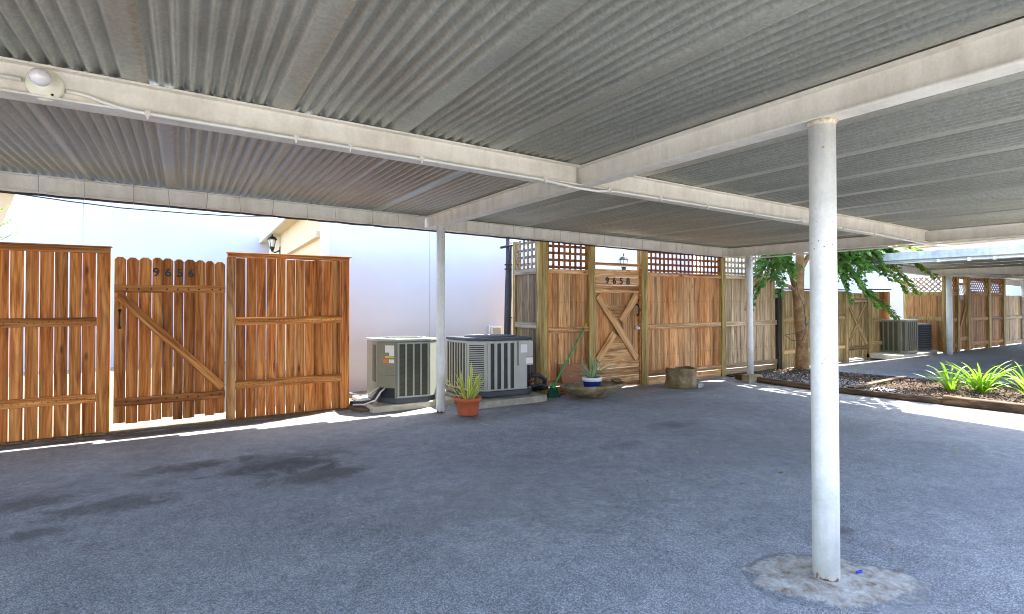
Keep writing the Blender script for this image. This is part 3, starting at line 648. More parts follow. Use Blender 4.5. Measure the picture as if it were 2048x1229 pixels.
M_orZ = wood('orange_cedar_upright', lin(122,80,44), lin(178,128,78), lin(202,154,104), tone=(0.85,1.1)); M_orX = wood('orange_cedar_level', lin(122,80,44), lin(178,128,78), lin(202,154,104), axis='X')
for i in range(5):
    ya = 6.04+i*0.148; b = G(FX, ya); MB().box(FX, FX+0.018, ya, ya+0.143, b+0.05, b+1.48).build('picket', M_orZ, f5, origin=(FX, ya, b))
for h in (1.51, 0.88): MB().gbox(FX-0.03, FX-0.002, 6.03, 6.80, h-0.045, h+0.045).build('rail', M_postZ, f5)
gpart(f5, 'post', FX-0.04, FX+0.06, 5.92, 6.02, -0.05, 1.95, M_postZ); gpart(f5, 'post', FX-0.03, FX+0.06, 6.80, 6.88, -0.05, 1.95, M_postZ)
dlattice(f5, 6.03, 6.80, FX-0.01, 1.56, 1.93, M_tan2X, axis='y')
for xa, xb in ((16.9,17.0),(17.55,17.70),(18.9,19.05),(19.95,20.1)): gpart(f5, 'post', xa, xb, FYF-0.06, FYF+0.05, -0.05, 1.95, M_postZ)
for xa, xb, n in ((16.32,16.89,5),(17.71,18.89,9),(19.06,19.94,7)):
    row(f5, xa, xb, n, FYF, 0.05, 1.48, M_orZ, gap=0.006); dlattice(f5, xa, xb, FYF-0.01, 1.55, 1.93, M_latt)
    for h in (1.51, 0.84, 0.2): gpart(f5, 'rail', xa, xb, FYF-0.04, FYF-0.006, h-0.045, h+0.045, M_orX)
row(f5, 20.11, 23.0, 20, FYF, 0.08, 1.47, M_tan2Z, gap=0.006)
for h in (0.84, 0.12): gpart(f5, 'rail', 20.11, 23.0, FYF-0.04, FYF-0.006, h-0.05, h+0.05, M_tan2X)
g4 = thing('wooden_gate', (17.25, FYF, G(17.25,FYF)), 'orange-brown far gate with lattice window and single brace', 'gate')
row(g4, 17.02, 17.54, 4, FYF, 0.06, 1.48, M_orZ, gap=0.004, name='plank'); brace(g4, 17.06, 0.5, 17.5, 1.2, FYF-0.015, 0.07, M_orX, 0.02)
gpart(g4, 'rail', 17.02, 17.54, FYF-0.03, FYF-0.004, 0.30, 0.40, M_orX); dlattice(g4, 17.02, 17.54, FYF-0.005, 1.50, 1.72, M_white)
gpart(g4, 'rail', 17.02, 17.54, FYF-0.03, FYF+0.02, 1.73, 1.80, M_orX); gpart(g4, 'number_plate', 17.18, 17.38, FYF-0.012, FYF-0.004, 1.36, 1.45, M_black, 0)

# ------------------------------------------------------------------ buildings
b1 = thing('townhouse', (3.3, 8, G(3.3,8)), 'white stucco townhouse wall behind the two near air conditioners', 'house')
WY = 8.0
def wallbox(root, name, x0, x1, y0, y1, z1, mat=M_stuc): return MB().box(x0, x1, y0, y1, -0.4, z1).build(name, mat, root)
wallbox(b1, 'wall', 1.79, 3.328, WY, WY+0.2, 3.05); wallbox(b1, 'wall', 3.334, 5.6, WY, WY+0.2, 3.05); MB().box(3.328, 3.334, WY+0.012, WY+0.1, -0.3, 3.04).build('control_joint', M_conc, b1)
wallbox(b1, 'corner_board', 1.70, 1.788, WY-0.02, WY+0.2, 3.05, M_trim)
wallbox(b1, 'side_wall', 1.73, 1.9, WY+0.203, 13.7, 3.05, M_cream)
MB().box(1.53, 5.6, WY+0.05, 13.7, 3.052, 3.16).build('roof', M_cream, b1); MB().box(1.49, 1.529, WY+0.05, 13.7, 3.03, 3.18).build('fascia', M_trim, b1)
MB().box(1.655, 1.727, WY+0.25, 12.4, 2.52, 2.60).build('ledge', M_cream, b1); MB().box(1.69, 1.728, 9.9, 11.4, 0.5, 2.42).build('door_trim', M_trim, b1); MB().box(1.684, 1.6895, 10.0, 11.3, 0.5, 2.34).build('door', M_cream, b1)
wallbox(b1, 'rear_wall', -1.716, 1.72, 13.7, 13.9, 5.2, M_stuc2); wallbox(b1, 'rear_wall', 5.6, 13.0, 11.0, 11.2, 3.3)
m = MB(); m.v = [(-2.95,13.7,-.4),(-1.722,13.7,-.4),(-1.722,13.7,5.2),(-1.4-0.9,13.7,5.2),(-2.95,13.7,3.0),(-2.95,13.9,-.4),(-1.722,13.9,-.4),(-1.722,13.9,5.2),(-2.3,13.9,5.2),(-2.95,13.9,3.0)]
m.f = [(0,1,2,3,4),(9,8,7,6,5),(0,5,6,1),(1,6,7,2),(2,7,8,3),(3,8,9,4),(4,9,5,0)]; m.build('rear_wall', M_stuc2, b1)
b0 = thing('neighbour_house', (-6, 16, 0), 'tan house glimpsed at the far left above the fence', 'house')
MB().box(-12, -1.6, 16, 22, -0.3, 4.2).build('wall', M_tanw, b0)
m = MB(); m.v = [(-12.4,15.6,4.2),(-1.3,15.6,4.2),(-1.3,22.4,4.2),(-12.4,22.4,4.2),(-10,19,6.4),(-4,19,6.4)]; m.f = [(0,1,5,4),(1,2,5),(2,3,4,5),(3,0,4),(3,2,1,0)]; m.build('roof', M_roofsh, b0)
b2 = thing('townhouse', (17, 8, G(17,8)), 'white stucco townhouse wall behind the lower mossy fence', 'house')
wallbox(b2, 'wall', 13.6, 20.5, WY, WY+0.2, 3.2); wallbox(b2, 'side_wall', 13.6, 13.78, WY+0.203, 11.2, 3.2, M_stuc); MB().box(13.4, 20.7, WY-0.15, 11.4, 3.202, 3.32).build('roof', M_trim, b2)
wallbox(b2, 'rear_wall', 20.5, 48, 11.2, 11.4, 3.3)
MB().tube([(14.6,7.9,G(14.6,7.9)+0.4),(14.65,7.9,G(14.6,7.9)+1.6),(15.2,7.88,3.1)], 0.07, 10).build('downspout', M_foam, b2, True)
b3 = thing('distant_house', (44, 15, 0), 'pale distant house with a window above the second carport roof', 'house')
MB().box(40, 52, 9, 21, -1, 5.55).build('wall', M_trim, b3); MB().box(39.2, 53, 8.2, 22, 5.55, 5.75).build('eave', M_roofsh, b3)
m = MB(); m.v = [(39.2,8.2,5.75),(53,8.2,5.75),(53,22,5.75),(39.2,22,5.75),(45,13,8),(47,17,8)]; m.f = [(0,1,4),(1,2,5,4),(2,3,5),(3,0,4,5),(3,2,1,0)]; m.build('roof', M_roofsh, b3)
for ya in (14.55,):
    wn = MB().box(39.96, 39.999, ya-0.02, ya+1.3, 4.6, 5.3).build('window', M_trim, b3)
    for q in (0, 0.65): MB().box(39.93, 39.958, ya+0.04+q, ya+0.59+q, 4.66, 5.24).build('pane', M_win, wn)
# lantern on the courtyard side wall
def lantern(loc, side, label, s=1.0):
    x, y, z = loc; t = thing('wall_lantern', loc, label, 'lantern')
    MB().lathe((x,y,z), [(0.02*s,-0.21*s),(0.045*s,-0.17*s),(0.06*s,-0.10*s)], 8).build('base_cup', M_black, t)
    MB().lathe((x,y,z), [(0.055*s,-0.105*s),(0.082*s,0.02*s),(0.085*s,0.07*s)], 8).build('glass', M_glass, t)
    for k_ in range(4):
        a = math.pi/4+k_*math.pi/2; MB().tube([(x+0.058*s*math.cos(a),y+0.058*s*math.sin(a),z-0.105*s),(x+0.084*s*math.cos(a),y+0.084*s*math.sin(a),z+0.02*s),(x+0.088*s*math.cos(a),y+0.088*s*math.sin(a),z+0.07*s)], 0.006*s, 5).build('rib', M_black, t)
    MB().lathe((x,y,z), [(0.0,0.065*s),(0.115*s,0.068*s),(0.112*s,0.085*s),(0.075*s,0.135*s),(0.03*s,0.155*s),(0.018*s,0.165*s),(0.012*s,0.20*s),(0.016*s,0.21*s),(0.0,0.245*s)], 12).build('cap', M_black, t)
    sx, sy = side
    MB().tube([(x,y,z-0.20*s),(x+sx*0.06*s,y+sy*0.06*s,z-0.24*s),(x+sx*0.13*s,y+sy*0.13*s,z-0.20*s),(x+sx*0.175*s,y+sy*0.175*s,z-0.19*s)], [0.014*s,0.013*s,0.016*s,0.03*s], 8).build('bracket', M_black, t)
    m = MB(); m.beam((x+sx*0.172*s,y+sy*0.172*s,z-0.28*s),(x+sx*0.172*s,y+sy*0.172*s,z-0.09*s),0.09*s,0.016*s,up=(sx,sy,0.0001)); m.build('wall_plate', M_black, t)
    return t
lantern((1.575, 12.2, G(1.5,12.2)+2.565), (1,0), 'black wall lantern with glass sides above the picket panel', 0.86)
lantern((10.05, 10.82, G(10,10.8)+2.42), (0,1), 'dark wall lantern top seen just above the 9658 gate', 1.1)

# ------------------------------------------------------------------ air conditioners
def pad(x0, x1, y0, y1, h, label, mat):
    o = MB().gbox(x0, x1, y0, y1, -0.02, h, G0).build('concrete_pad', mat, None, origin=(x0, y0, G0(x0,y0)), bevel=0.012); tag(o, label, 'concrete pad'); return o
pad(1.97, 3.06, 6.50, 7.45, 0.075, 'tan concrete pad under the smaller beige air conditioner', M_concw)
pad(3.10, 4.22, 6.05, 7.20, 0.085, 'grey concrete pad under the larger grey air conditioner', M_conc)
def inset(poly, d):
    cx_ = sum(p[0] for p in poly)/len(poly); cy_ = sum(p[1] for p in poly)/len(poly)
    return [(p[0]+(cx_-p[0])*d, p[1]+(cy_-p[1])*d) for p in poly]
def face_frame(a, b):
    a, b = Vector((*a, 0)), Vector((*b, 0)); u = (b-a); L_ = u.length; u.normalize(); nrm = Vector((u.y, -u.x, 0)); return a, u, nrm, L_
def fpanel(root, name, a, b, u0, u1, z0, z1, out, mat, thick=0.006):
    A_, u, nrm, L_ = face_frame(a, b); m = MB(); P = []
    for z in (z0, z1):
        for (uu, oo) in ((u0, out), (u1, out), (u1, out-thick), (u0, out-thick)):
            q = A_ + u*uu + nrm*oo; P.append((q.x, q.y, z))
    return m.hexa(P).build(name, mat, root)
z0 = G0(2.5,6.8) + 0.075
ac = thing('air_conditioner', (2.48, 6.85, z0), 'smaller beige air conditioner with stickers and vertical grille bars', 'air conditioner')
P1 = [(2.10,7.2),(2.10,6.76),(2.27,6.52),(2.71,6.50),(2.85,6.62),(2.85,7.2)]
MB().prism(inset(P1, 0.03), z0, z0+0.06).build('base_pan', M_pan, ac); MB().prism(P1, z0+0.06, z0+0.765).build('cabinet', M_ac1, ac, bevel=0.008)
MB().prism(inset(P1, -0.03), z0+0.766, z0+0.80).build('top_cover', M_ac1b, ac, bevel=0.008); MB().lathe((2.48,6.87,z0+0.802), [(0.0,0.001),(0.26,0.001),(0.265,0.0)], 28).build('fan_opening', M_acdk, ac)
for k_ in range(9): MB().tube([(2.48+(-0.26+k_*0.065),6.87-math.sqrt(max(0,0.07-(-0.26+k_*0.065)**2)),z0+0.81),(2.48+(-0.26+k_*0.065),6.87+math.sqrt(max(0,0.07-(-0.26+k_*0.065)**2)),z0+0.81)], 0.004, 5).build('guard_bar', M_ac1b, ac)
a, b = P1[2], P1[3]; A_, u_, n_, L_ = face_frame(a, b)
fpanel(ac, 'coil_panel', a, b, 0.02, L_-0.02, z0+0.085, z0+0.735, 0.003, M_fin1)
for k_ in range(5): fpanel(ac, 'grille_bar', a, b, 0.015+k_*(L_-0.05)/4, 0.035+k_*(L_-0.05)/4, z0+0.075, z0+0.745, 0.014, M_ac1b, 0.010)
for h in (0.07, 0.738): fpanel(ac, 'grille_frame', a, b, 0.008, L_-0.008, z0+h, z0+h+0.016, 0.0165, M_ac1b, 0.012)
a, b = P1[3], P1[4]; fpanel(ac, 'corner_panel', a, b, 0.0, 0.18, z0+0.07, z0+0.76, 0.004, M_ac1b)
a, b = P1[1], P1[2]; fpanel(ac, 'control_panel', a, b, 0.05, 0.285, z0+0.19, z0+0.755, 0.006, M_ac1); fpanel(ac, 'panel_seam', a, b, 0.05, 0.285, z0+0.345, z0+0.349, 0.0075, M_pan, 0.003)
fpanel(ac, 'service_opening', a, b, 0.06, 0.27, z0+0.06, z0+0.188, 0.003, M_acdk, 0.003)
fpanel(ac, 'label', a, b, 0.13, 0.19, z0+0.63, z0+0.72, 0.008, M_lbl, 0.002); fpanel(ac, 'label', a, b, 0.192, 0.265, z0+0.59, z0+0.72, 0.008, M_lbl, 0.002); fpanel(ac, 'label', a, b, 0.13, 0.265, z0+0.565, z0+0.585, 0.008, M_lblY, 0.002); fpanel(ac, 'label', a, b, 0.10, 0.185, z0+0.50, z0+0.545, 0.008, M_lblO, 0.002); fpanel(ac, 'label', a, b, 0.19, 0.265, z0+0.50, z0+0.545, 0.008, M_lbl, 0.002)
a, b = P1[0], P1[1]
for k_ in range(3): fpanel(ac, 'side_louver', a, b, 0.26+k_*0.05, 0.285+k_*0.05, z0+0.25, z0+0.72, 0.003, M_fin1, 0.003)
MB().tube([(2.14,6.72,z0+0.17),(2.09,6.66,z0+0.14),(2.02,6.72,z0+0.02),(1.93,6.85,z0-0.01),(1.84,7.0,z0-0.02)], 0.026, 9).build('line_set', M_foam, ac, True)
MB().tube([(2.17,6.66,z0+0.18),(2.10,6.60,z0+0.15),(2.03,6.60,z0+0.05),(1.93,6.72,z0-0.01),(1.84,6.9,z0-0.03)], 0.011, 8).build('conduit', M_cond, ac, True); MB().tube([(2.12,6.74,z0+0.19),(2.03,6.8,z0+0.11),(1.93,6.9,z0+0.08),(1.84,7.1,z0+0.10)], 0.010, 8).build('conduit', M_cond, ac, True)

z0 = G0(3.7,6.6) + 0.085
a2 = thing('air_conditioner', (3.66, 6.62, z0), 'larger grey air conditioner with louvered corner and charcoal base', 'air conditioner')
P2 = [(3.20,7.05),(3.20,6.42),(3.38,6.22),(3.99,6.20),(4.13,6.32),(4.13,7.05)]
MB().prism(inset(P2, -0.035), z0, z0+0.075).build('base_pan', M_pan, a2, bevel=0.01); MB().prism(P2, z0+0.075, z0+0.735).build('cabinet', M_ac2, a2, bevel=0.01)
MB().prism(inset(P2, -0.03), z0+0.736, z0+0.775).build('top_cover', M_pan, a2, bevel=0.012); MB().lathe((3.66,6.64,z0+0.776), [(0.36,0.0),(0.35,0.018),(0.31,0.022),(0.30,0.004),(0.0,0.004)], 32).build('fan_ring', M_pan, a2, True)
for k_ in range(12):
    t = math.pi*k_/12; MB().tube([(3.66+0.30*math.cos(t),6.64+0.30*math.sin(t),z0+0.792),(3.66-0.30*math.cos(t),6.64-0.30*math.sin(t),z0+0.792)], 0.0035, 5).build('guard_bar', M_pan, a2)
def barred(root, a, b, nb, z0_, z1_, fin, bar, bw):
    _, _, _, L2 = face_frame(a, b); fpanel(root, 'coil_panel', a, b, 0.02, L2-0.02, z0_, z1_, 0.003, fin)
    for k_ in range(nb): u0 = 0.012+k_*(L2-0.024-bw)/(nb-1); fpanel(root, 'grille_bar', a, b, u0, u0+bw, z0_-0.004, z1_+0.004, 0.015, bar, 0.011)
barred(a2, P2[0], P2[1], 8, z0+0.10, z0+0.70, M_fin2, M_ac2, 0.026)
A3 = P2[2]; B3 = (3.84, 6.205); barred(a2, A3, B3, 5, z0+0.10, z0+0.70, M_fin2, M_ac2, 0.042)
a, b = P2[1], P2[2]; _, _, _, L3 = face_frame(a, b)
for k_ in range(24): fpanel(a2, 'louver', a, b, 0.03, L3-0.03, z0+0.105+k_*0.0245, z0+0.116+k_*0.0245, 0.004, M_acdk, 0.003)
a, b = (3.85, 6.204), P2[3]; fpanel(a2, 'control_box', a, b, 0.0, 0.22, z0+0.40, z0+0.725, 0.03, M_ac2, 0.03); fpanel(a2, 'label', a, b, 0.03, 0.13, z0+0.57, z0+0.68, 0.032, M_lbl, 0.002); fpanel(a2, 'label', a, b, 0.11, 0.22, z0+0.42, z0+0.50, 0.032, M_lbl, 0.002); fpanel(a2, 'label', a, b, 0.11, 0.22, z0+0.502, z0+0.515, 0.032, M_lblO, 0.002)
a, b = P2[3], P2[4]; fpanel(a2, 'valve_recess', a, b, 0.02, 0.16, z0+0.09, z0+0.40, 0.003, M_acdk, 0.003); MB().tube([(4.08,6.25,z0+0.14),(4.10,6.20,z0+0.14)], 0.016, 8).build('valve', M_copper, a2, True); MB().tube([(4.06,6.24,z0+0.2),(4.09,6.19,z0+0.2)], 0.013, 8).build('valve', M_copper, a2, True)
MB().tube([(4.10,6.25,z0+0.25),(4.22,6.24,z0+0.24),(4.36,6.30,z0+0.17),(4.42,6.42,z0+0.08),(4.36,6.55,z0+0.02),(4.25,6.9,z0)], 0.030, 9).build('line_set', M_foam, a2, True); MB().tube([(4.10,6.22,z0+0.15),(4.24,6.20,z0+0.11),(4.37,6.26,z0+0.06),(4.42,6.40,z0+0.02),(4.35,6.6,z0-0.02)], 0.020, 9).build('line_set', M_foam, a2, True)
# far units
def far_ac(x0, x1, y0, y1, h0, h1, label, mat, fin, horiz):
    zb = G0(x0, y0); t = thing('air_conditioner', ((x0+x1)/2, (y0+y1)/2, zb+h0), label, 'air conditioner'); c_ = 0.1
    P = [(x0,y1),(x0,y0+c_),(x0+c_,y0),(x1-c_,y0),(x1,y0+c_),(x1,y1)]
    MB().prism(P, zb+h0, zb+h1-0.03).build('cabinet', mat, t); MB().prism(inset(P,-0.04), zb+h1-0.03, zb+h1).build('top_cover', M_ac1b, t)
    for (a, b) in ((P[0],P[1]),(P[1],P[2]),(P[2],P[3])):
        _, _, _, L4 = face_frame(a, b)
        if horiz:
            fpanel(t, 'coil_panel', a, b, 0.01, L4-0.01, zb+h0+0.05, zb+h1-0.05, 0.003, M_acdk)
            for k_ in range(11): hh = zb+h0+0.06+k_*(h1-h0-0.12)/10; fpanel(t, 'louver', a, b, 0.0, L4, hh-0.012, hh+0.012, 0.02, mat, 0.016)
        else: barred(t, a, b, max(2, int(L4/0.09)), zb+h0+0.06, zb+h1-0.06, fin, mat, 0.03)
pad(13.9, 15.5, 6.0, 7.1, 0.09, 'concrete pad under the beige air conditioner past the mossy fence', M_concw); pad(15.35, 16.18, 6.35, 7.2, 0.10, 'concrete pad under the dark louvered air conditioner', M_concw) if False else None
far_ac(14.55, 15.30, 6.15, 6.95, 0.09, 0.90, 'tall beige air conditioner past the end of the mossy fence', M_ac1, M_fin1, False)
far_ac(15.52, 16.15, 6.20, 6.85, 0.10, 0.78, 'small dark air conditioner with level louvers near the far fence', M_pan, M_fin2, True)
pad(15.505, 16.2, 6.12, 6.95, 0.10, 'concrete pad under the small dark air conditioner', M_conc)
# pipe bundle on the wall and box
pb = thing('pipe_bundle', (4.46, 7.46, G(4.46,7.46)), 'black insulated pipes strapped upright beside the grey fence return', 'pipe')
gz = G(4.46,7.46)
MB().tube([(4.45,7.47,gz+0.1),(4.445,7.47,gz+0.9),(4.46,7.47,gz+1.5),(4.47,7.47,gz+1.95),(4.475,7.47,gz+2.5)], [0.058,0.06,0.06,0.052,0.05], 10).build('insulated_pipe', M_foam, pb, True); MB().tube([(4.50,7.44,gz+0.1),(4.495,7.44,gz+1.2),(4.50,7.44,gz+2.45)], 0.010, 6).build('drain_tube', M_cond, pb, True)
for h in (1.15, 1.93, 2.0): MB().lathe((4.462,7.47,gz+h), [(0.058,-0.01),(0.064,-0.008),(0.064,0.008),(0.058,0.01)], 12).build('strap', M_black, pb)
MB().tube([(4.30,7.44,gz+2.26),(4.45,7.42,gz+2.30),(4.66,7.42,gz+2.34)], 0.020, 7).build('pipe_branch', M_foam, pb, True)
eb = thing('disconnect_box', (4.5, WY, G(4.5,WY)+0.73), 'small pale electrical box on the white wall above the larger air conditioner', 'electrical box')
MB().box(4.41, 4.60, WY-0.08, WY-0.001, G(4.5,WY)+0.74, G(4.5,WY)+0.99).build('box', M_lbl, eb, bevel=0.006); MB().box(4.43, 4.575, WY-0.088, WY-0.081, G(4.5,WY)+0.80, G(4.5,WY)+0.96).build('door', M_ac1b, eb); MB().tube([(4.385,WY-0.03,G(4.5,WY)+0.2),(4.385,WY-0.03,G(4.5,WY)+1.0)], 0.012, 7).build('conduit', M_cond, eb, True)
mbx = thing('meter_box', (17.6, WY, G(17.6,WY)+1.0), 'pale meter box on the far white wall above the beige unit', 'electrical box')
MB().box(17.45, 17.72, WY-0.12, WY-0.001, G(17.6,WY)+0.78, G(17.6,WY)+1.15).build('box', M_lbl, mbx, bevel=0.01); MB().box(17.75, 18.0, WY-0.10, WY-0.001, G(17.6,WY)+0.78, G(17.6,WY)+1.10).build('box', M_ac1b, mbx, bevel=0.01)

# ------------------------------------------------------------------ pots and small things
def blade(root, base, ang, length, wd, rise, droop, mat, name='leaf', edge=False, nseg=6, fold=0.25):
    ca, sa = math.cos(ang), math.sin(ang); m = MB(); at = []
    bx, by, bz = base; px = pz = 0.0; el = rise
    for k_ in range(nseg+1):
        t = k_/nseg; ww = wd*(0.55+0.9*t)*(1-t)**0.55 if t < 1 else 0.0; ww = max(ww, 0.0008)
        c = (bx+ca*px, by+sa*px, bz+pz)
        for s_, up in ((-1, fold), (0, 0), (1, fold)):
            m.v.append((c[0]-sa*ww*s_, c[1]+ca*ww*s_, c[2]+up*ww)); at.append(0.0 if s_ == 0 else 1.0)
        el_ = el - droop*t; px += math.cos(el_)*length/nseg; pz += math.sin(el_)*length/nseg
    for k_ in range(nseg):
        for j in range(2): a_ = k_*3+j; m.f.append((a_, a_+1, a_+4, a_+3))
    if edge: m.attr = ('edge', at)
    return m.build(name, mat, root, True)
pz_ = G(2.92,5.84)
pt = thing('potted_plant', (2.92,5.84,pz_), 'orange terracotta pot with yellow-edged snake plant beside the slim post', 'potted plant')
MB().lathe((2.92,5.84,pz_), [(0.0,0.002),(0.112,0.002),(0.118,0.02),(0.145,0.165),(0.164,0.168),(0.168,0.205),(0.160,0.212),(0.148,0.205),(0.143,0.17)], 32).build('pot', M_terra, pt, True)
MB().lathe((2.92,5.84,pz_+0.185), [(0.0,0.004),(0.08,0.002),(0.146,0.0)], 20).build('soil', M_soil, pt)
for i in range(28):
    a = random.uniform(0, 2*math.pi); r_ = random.uniform(0.01, 0.10); tall = random.random()
    blade(pt, (2.92+r_*math.cos(a), 5.84+r_*math.sin(a), pz_+0.185), a+random.uniform(-.5,.5), 0.20+0.20*tall*(1-r_*3), random.uniform(0.020,0.030), 1.42-r_*7.0*random.uniform(.4,1.1), random.uniform(-0.1,0.35), M_snake, edge=True, nseg=5)
blade(pt, (2.95,5.84,pz_+0.19), 0.3, 0.44, 0.030, 1.5, -0.05, M_snake, edge=True); blade(pt, (2.90,5.82,pz_+0.19), 2.6, 0.36, 0.026, 1.40, 0.1, M_snake, edge=True); blade(pt, (2.99,5.85,pz_+0.19), 0.1, 0.33, 0.026, 1.20, 0.0, M_snake, edge=True)
# stone bowl with aloe pot
bz = G(4.95,5.92)
bw = thing('stone_bowl', (4.95,5.95,bz), 'wide worn stone bowl on the ground before the 9658 gate', 'stone bowl')
MB().lathe((4.95,5.95,bz), [(0.0,0.0),(0.18,0.0),(0.22,0.012),(0.40,0.085),(0.52,0.150),(0.545,0.185),(0.50,0.192),(0.47,0.165),(0.34,0.12),(0.0,0.10)], 40, 1.0, 0.56, 0.05).build('bowl', M_stone, bw, True)
MB().prism([(5.36,5.99),(5.47,5.94),(5.50,6.05),(5.41,6.11)], bz+0.175, bz+0.225).build('broken_rim', M_stone, bw, bevel=0.012)
ap = thing('potted_plant', (4.90,5.93,bz+0.13), 'spiky aloe in a blue and white pot set in the stone bowl', 'potted plant')
pz2 = bz+0.118
MB().lathe((4.90,5.93,pz2), [(0.0,0.002),(0.10,0.002),(0.106,0.015),(0.125,0.115)], 32).build('pot', M_blue, ap, True); MB().lathe((4.90,5.93,pz2), [(0.125,0.116),(0.138,0.120),(0.142,0.170),(0.134,0.175),(0.122,0.165)], 32).build('rim', M_white, ap, True)
MB().lathe((4.90,5.93,pz2+0.155), [(0.0,0.004),(0.06,0.002),(0.124,0.0)], 20).build('soil', M_soil, ap)
for i in range(24):
    a = i*2.399; up = random.uniform(0.25, 1.45); blade(ap, (4.90+0.03*math.cos(a),5.93+0.03*math.sin(a),pz2+0.165), a, random.uniform(0.28,0.46), random.uniform(0.013,0.02), up, random.uniform(0.2,0.8), M_aloe, fold=0.5, nseg=6)
blade(ap, (4.86,5.92,pz2+0.17), math.pi*0.98, 0.50, 0.016, 0.45, 0.55, M_aloe, fold=0.5); blade(ap, (4.86,5.92,pz2+0.17), math.pi*1.08, 0.48, 0.016, 0.25, 0.4, M_aloe, fold=0.5); blade(ap, (4.88,5.93,pz2+0.17), math.pi*0.9, 0.52, 0.009, 1.5, -0.5, M_aloe, fold=0.5); blade(ap, (4.95,5.93,pz2+0.17), 0.1, 0.42, 0.014, 0.5, 0.5, M_aloe, fold=0.5)
# brown board, broom
tag(MB().hexa([(4.86,6.50,G(4.9,6.5)-0.005),(5.34,6.50,G(5.3,6.5)),(5.34,6.52,G(5.3,6.5)),(4.86,6.52,G(4.9,6.5)-0.005),(4.81,6.585,G(4.9,6.5)+0.47),(5.36,6.585,G(5.3,6.5)+0.45),(5.36,6.605,G(5.3,6.5)+0.45),(4.81,6.605,G(4.9,6.5)+0.47)]).build('leaning_board', M_board, None, bevel=0.003), 'reddish plain board leaning on the fence behind the stone bowl', 'board')
br = thing('broom', (4.45,6.24,G(4.45,6.24)), 'green-handled broom with yellow grip leaning on the cedar fence', 'broom')
p0 = Vector((4.47,6.25,G(4.45,6.25)+0.16)); p1 = Vector((5.335,6.575,G(5.3,6.57)+1.075)); d_ = (p1-p0).normalized()
MB().tube([p0, p1-d_*0.11], 0.0125, 10).build('handle', M_green, br, True); MB().tube([p1-d_*0.11, p1], [0.0145,0.0135], 10).build('grip', M_yel, br, True)
MB().tube([p0+d_*0.03, p0-d_*0.03], [0.022,0.045], 10).build('socket', M_green, br, True)
hb_ = MB(); q0 = p0 - d_*0.02; hb_.hexa([(q0.x-0.10,q0.y-0.035,G(4.4,6.2)+0.004),(q0.x+0.10,q0.y-0.05,G(4.4,6.2)+0.004),(q0.x+0.12,q0.y+0.03,G(4.4,6.2)+0.004),(q0.x-0.10,q0.y+0.045,G(4.4,6.2)+0.004),(q0.x-0.05,q0.y-0.025,q0.z+0.0),(q0.x+0.06,q0.y-0.025,q0.z+0.01),(q0.x+0.06,q0.y+0.025,q0.z+0.01),(q0.x-0.05,q0.y+0.025,q0.z)]); hb_.build('bristles', M_brist, br, bevel=0.02)
# stone pot
sz = G(6.72,5.95)
sp_ = thing('stone_planter', (6.72,5.95,sz), 'broken brown stone planter pot standing against the cedar fence', 'planter')
m = MB(); n = 36; prof = [(0.262,0.0),(0.268,0.03),(0.242,0.10),(0.248,0.30),(0.215,0.295),(0.21,0.06),(0.0,0.05)]
for r_, z in prof:
    for j in range(n):
        t = 2*math.pi*j/n; zz = z
        if z > 0.25: zz = z + (-0.035 if 1.2 < t < 2.5 else 0) + 0.008*math.sin(5*t)
        if z < 0.05 and z > 0.01 and 4.9 < t < 5.8: zz = z + 0.02
        m.v.append((6.72+r_*math.cos(t)*(1+0.015*math.sin(4*t)), 5.95+0.92*r_*math.sin(t), sz+zz))
for k_ in range(len(prof)-1):
    for j in range(n): a_ = k_*n+j; b_ = k_*n+(j+1) % n; m.f.append((a_, b_, b_+n, a_+n))
m.build('pot', M_stone2, sp_, True); MB().lathe((6.72,5.95,sz+0.20), [(0.0,0.01),(0.1,0.0),(0.213,-0.01)], 20).build('soil', M_soil, sp_)
MB().prism([(6.82,5.70),(6.97,5.72),(7.0,5.84),(6.94,5.88),(6.86,5.78)], sz-0.01, sz+0.06).build('broken_foot', M_conc, sp_, bevel=0.015)
m = MB().hexa([(7.93,5.60,G(8,5.6)-0.01),(8.30,5.57,G(8,5.6)-0.01),(8.38,5.74,G(8,5.7)-0.01),(8.0,5.80,G(8,5.8)-0.01),(7.95,5.61,G(8,5.6)+0.125),(8.28,5.59,G(8,5.6)+0.12),(8.36,5.73,G(8,5.7)+0.115),(8.01,5.79,G(8,5.8)+0.13)])
tag(m.build('concrete_block', M_block, None, bevel=0.012), 'broken concrete block at the foot of the white post near the planting bed', 'block')

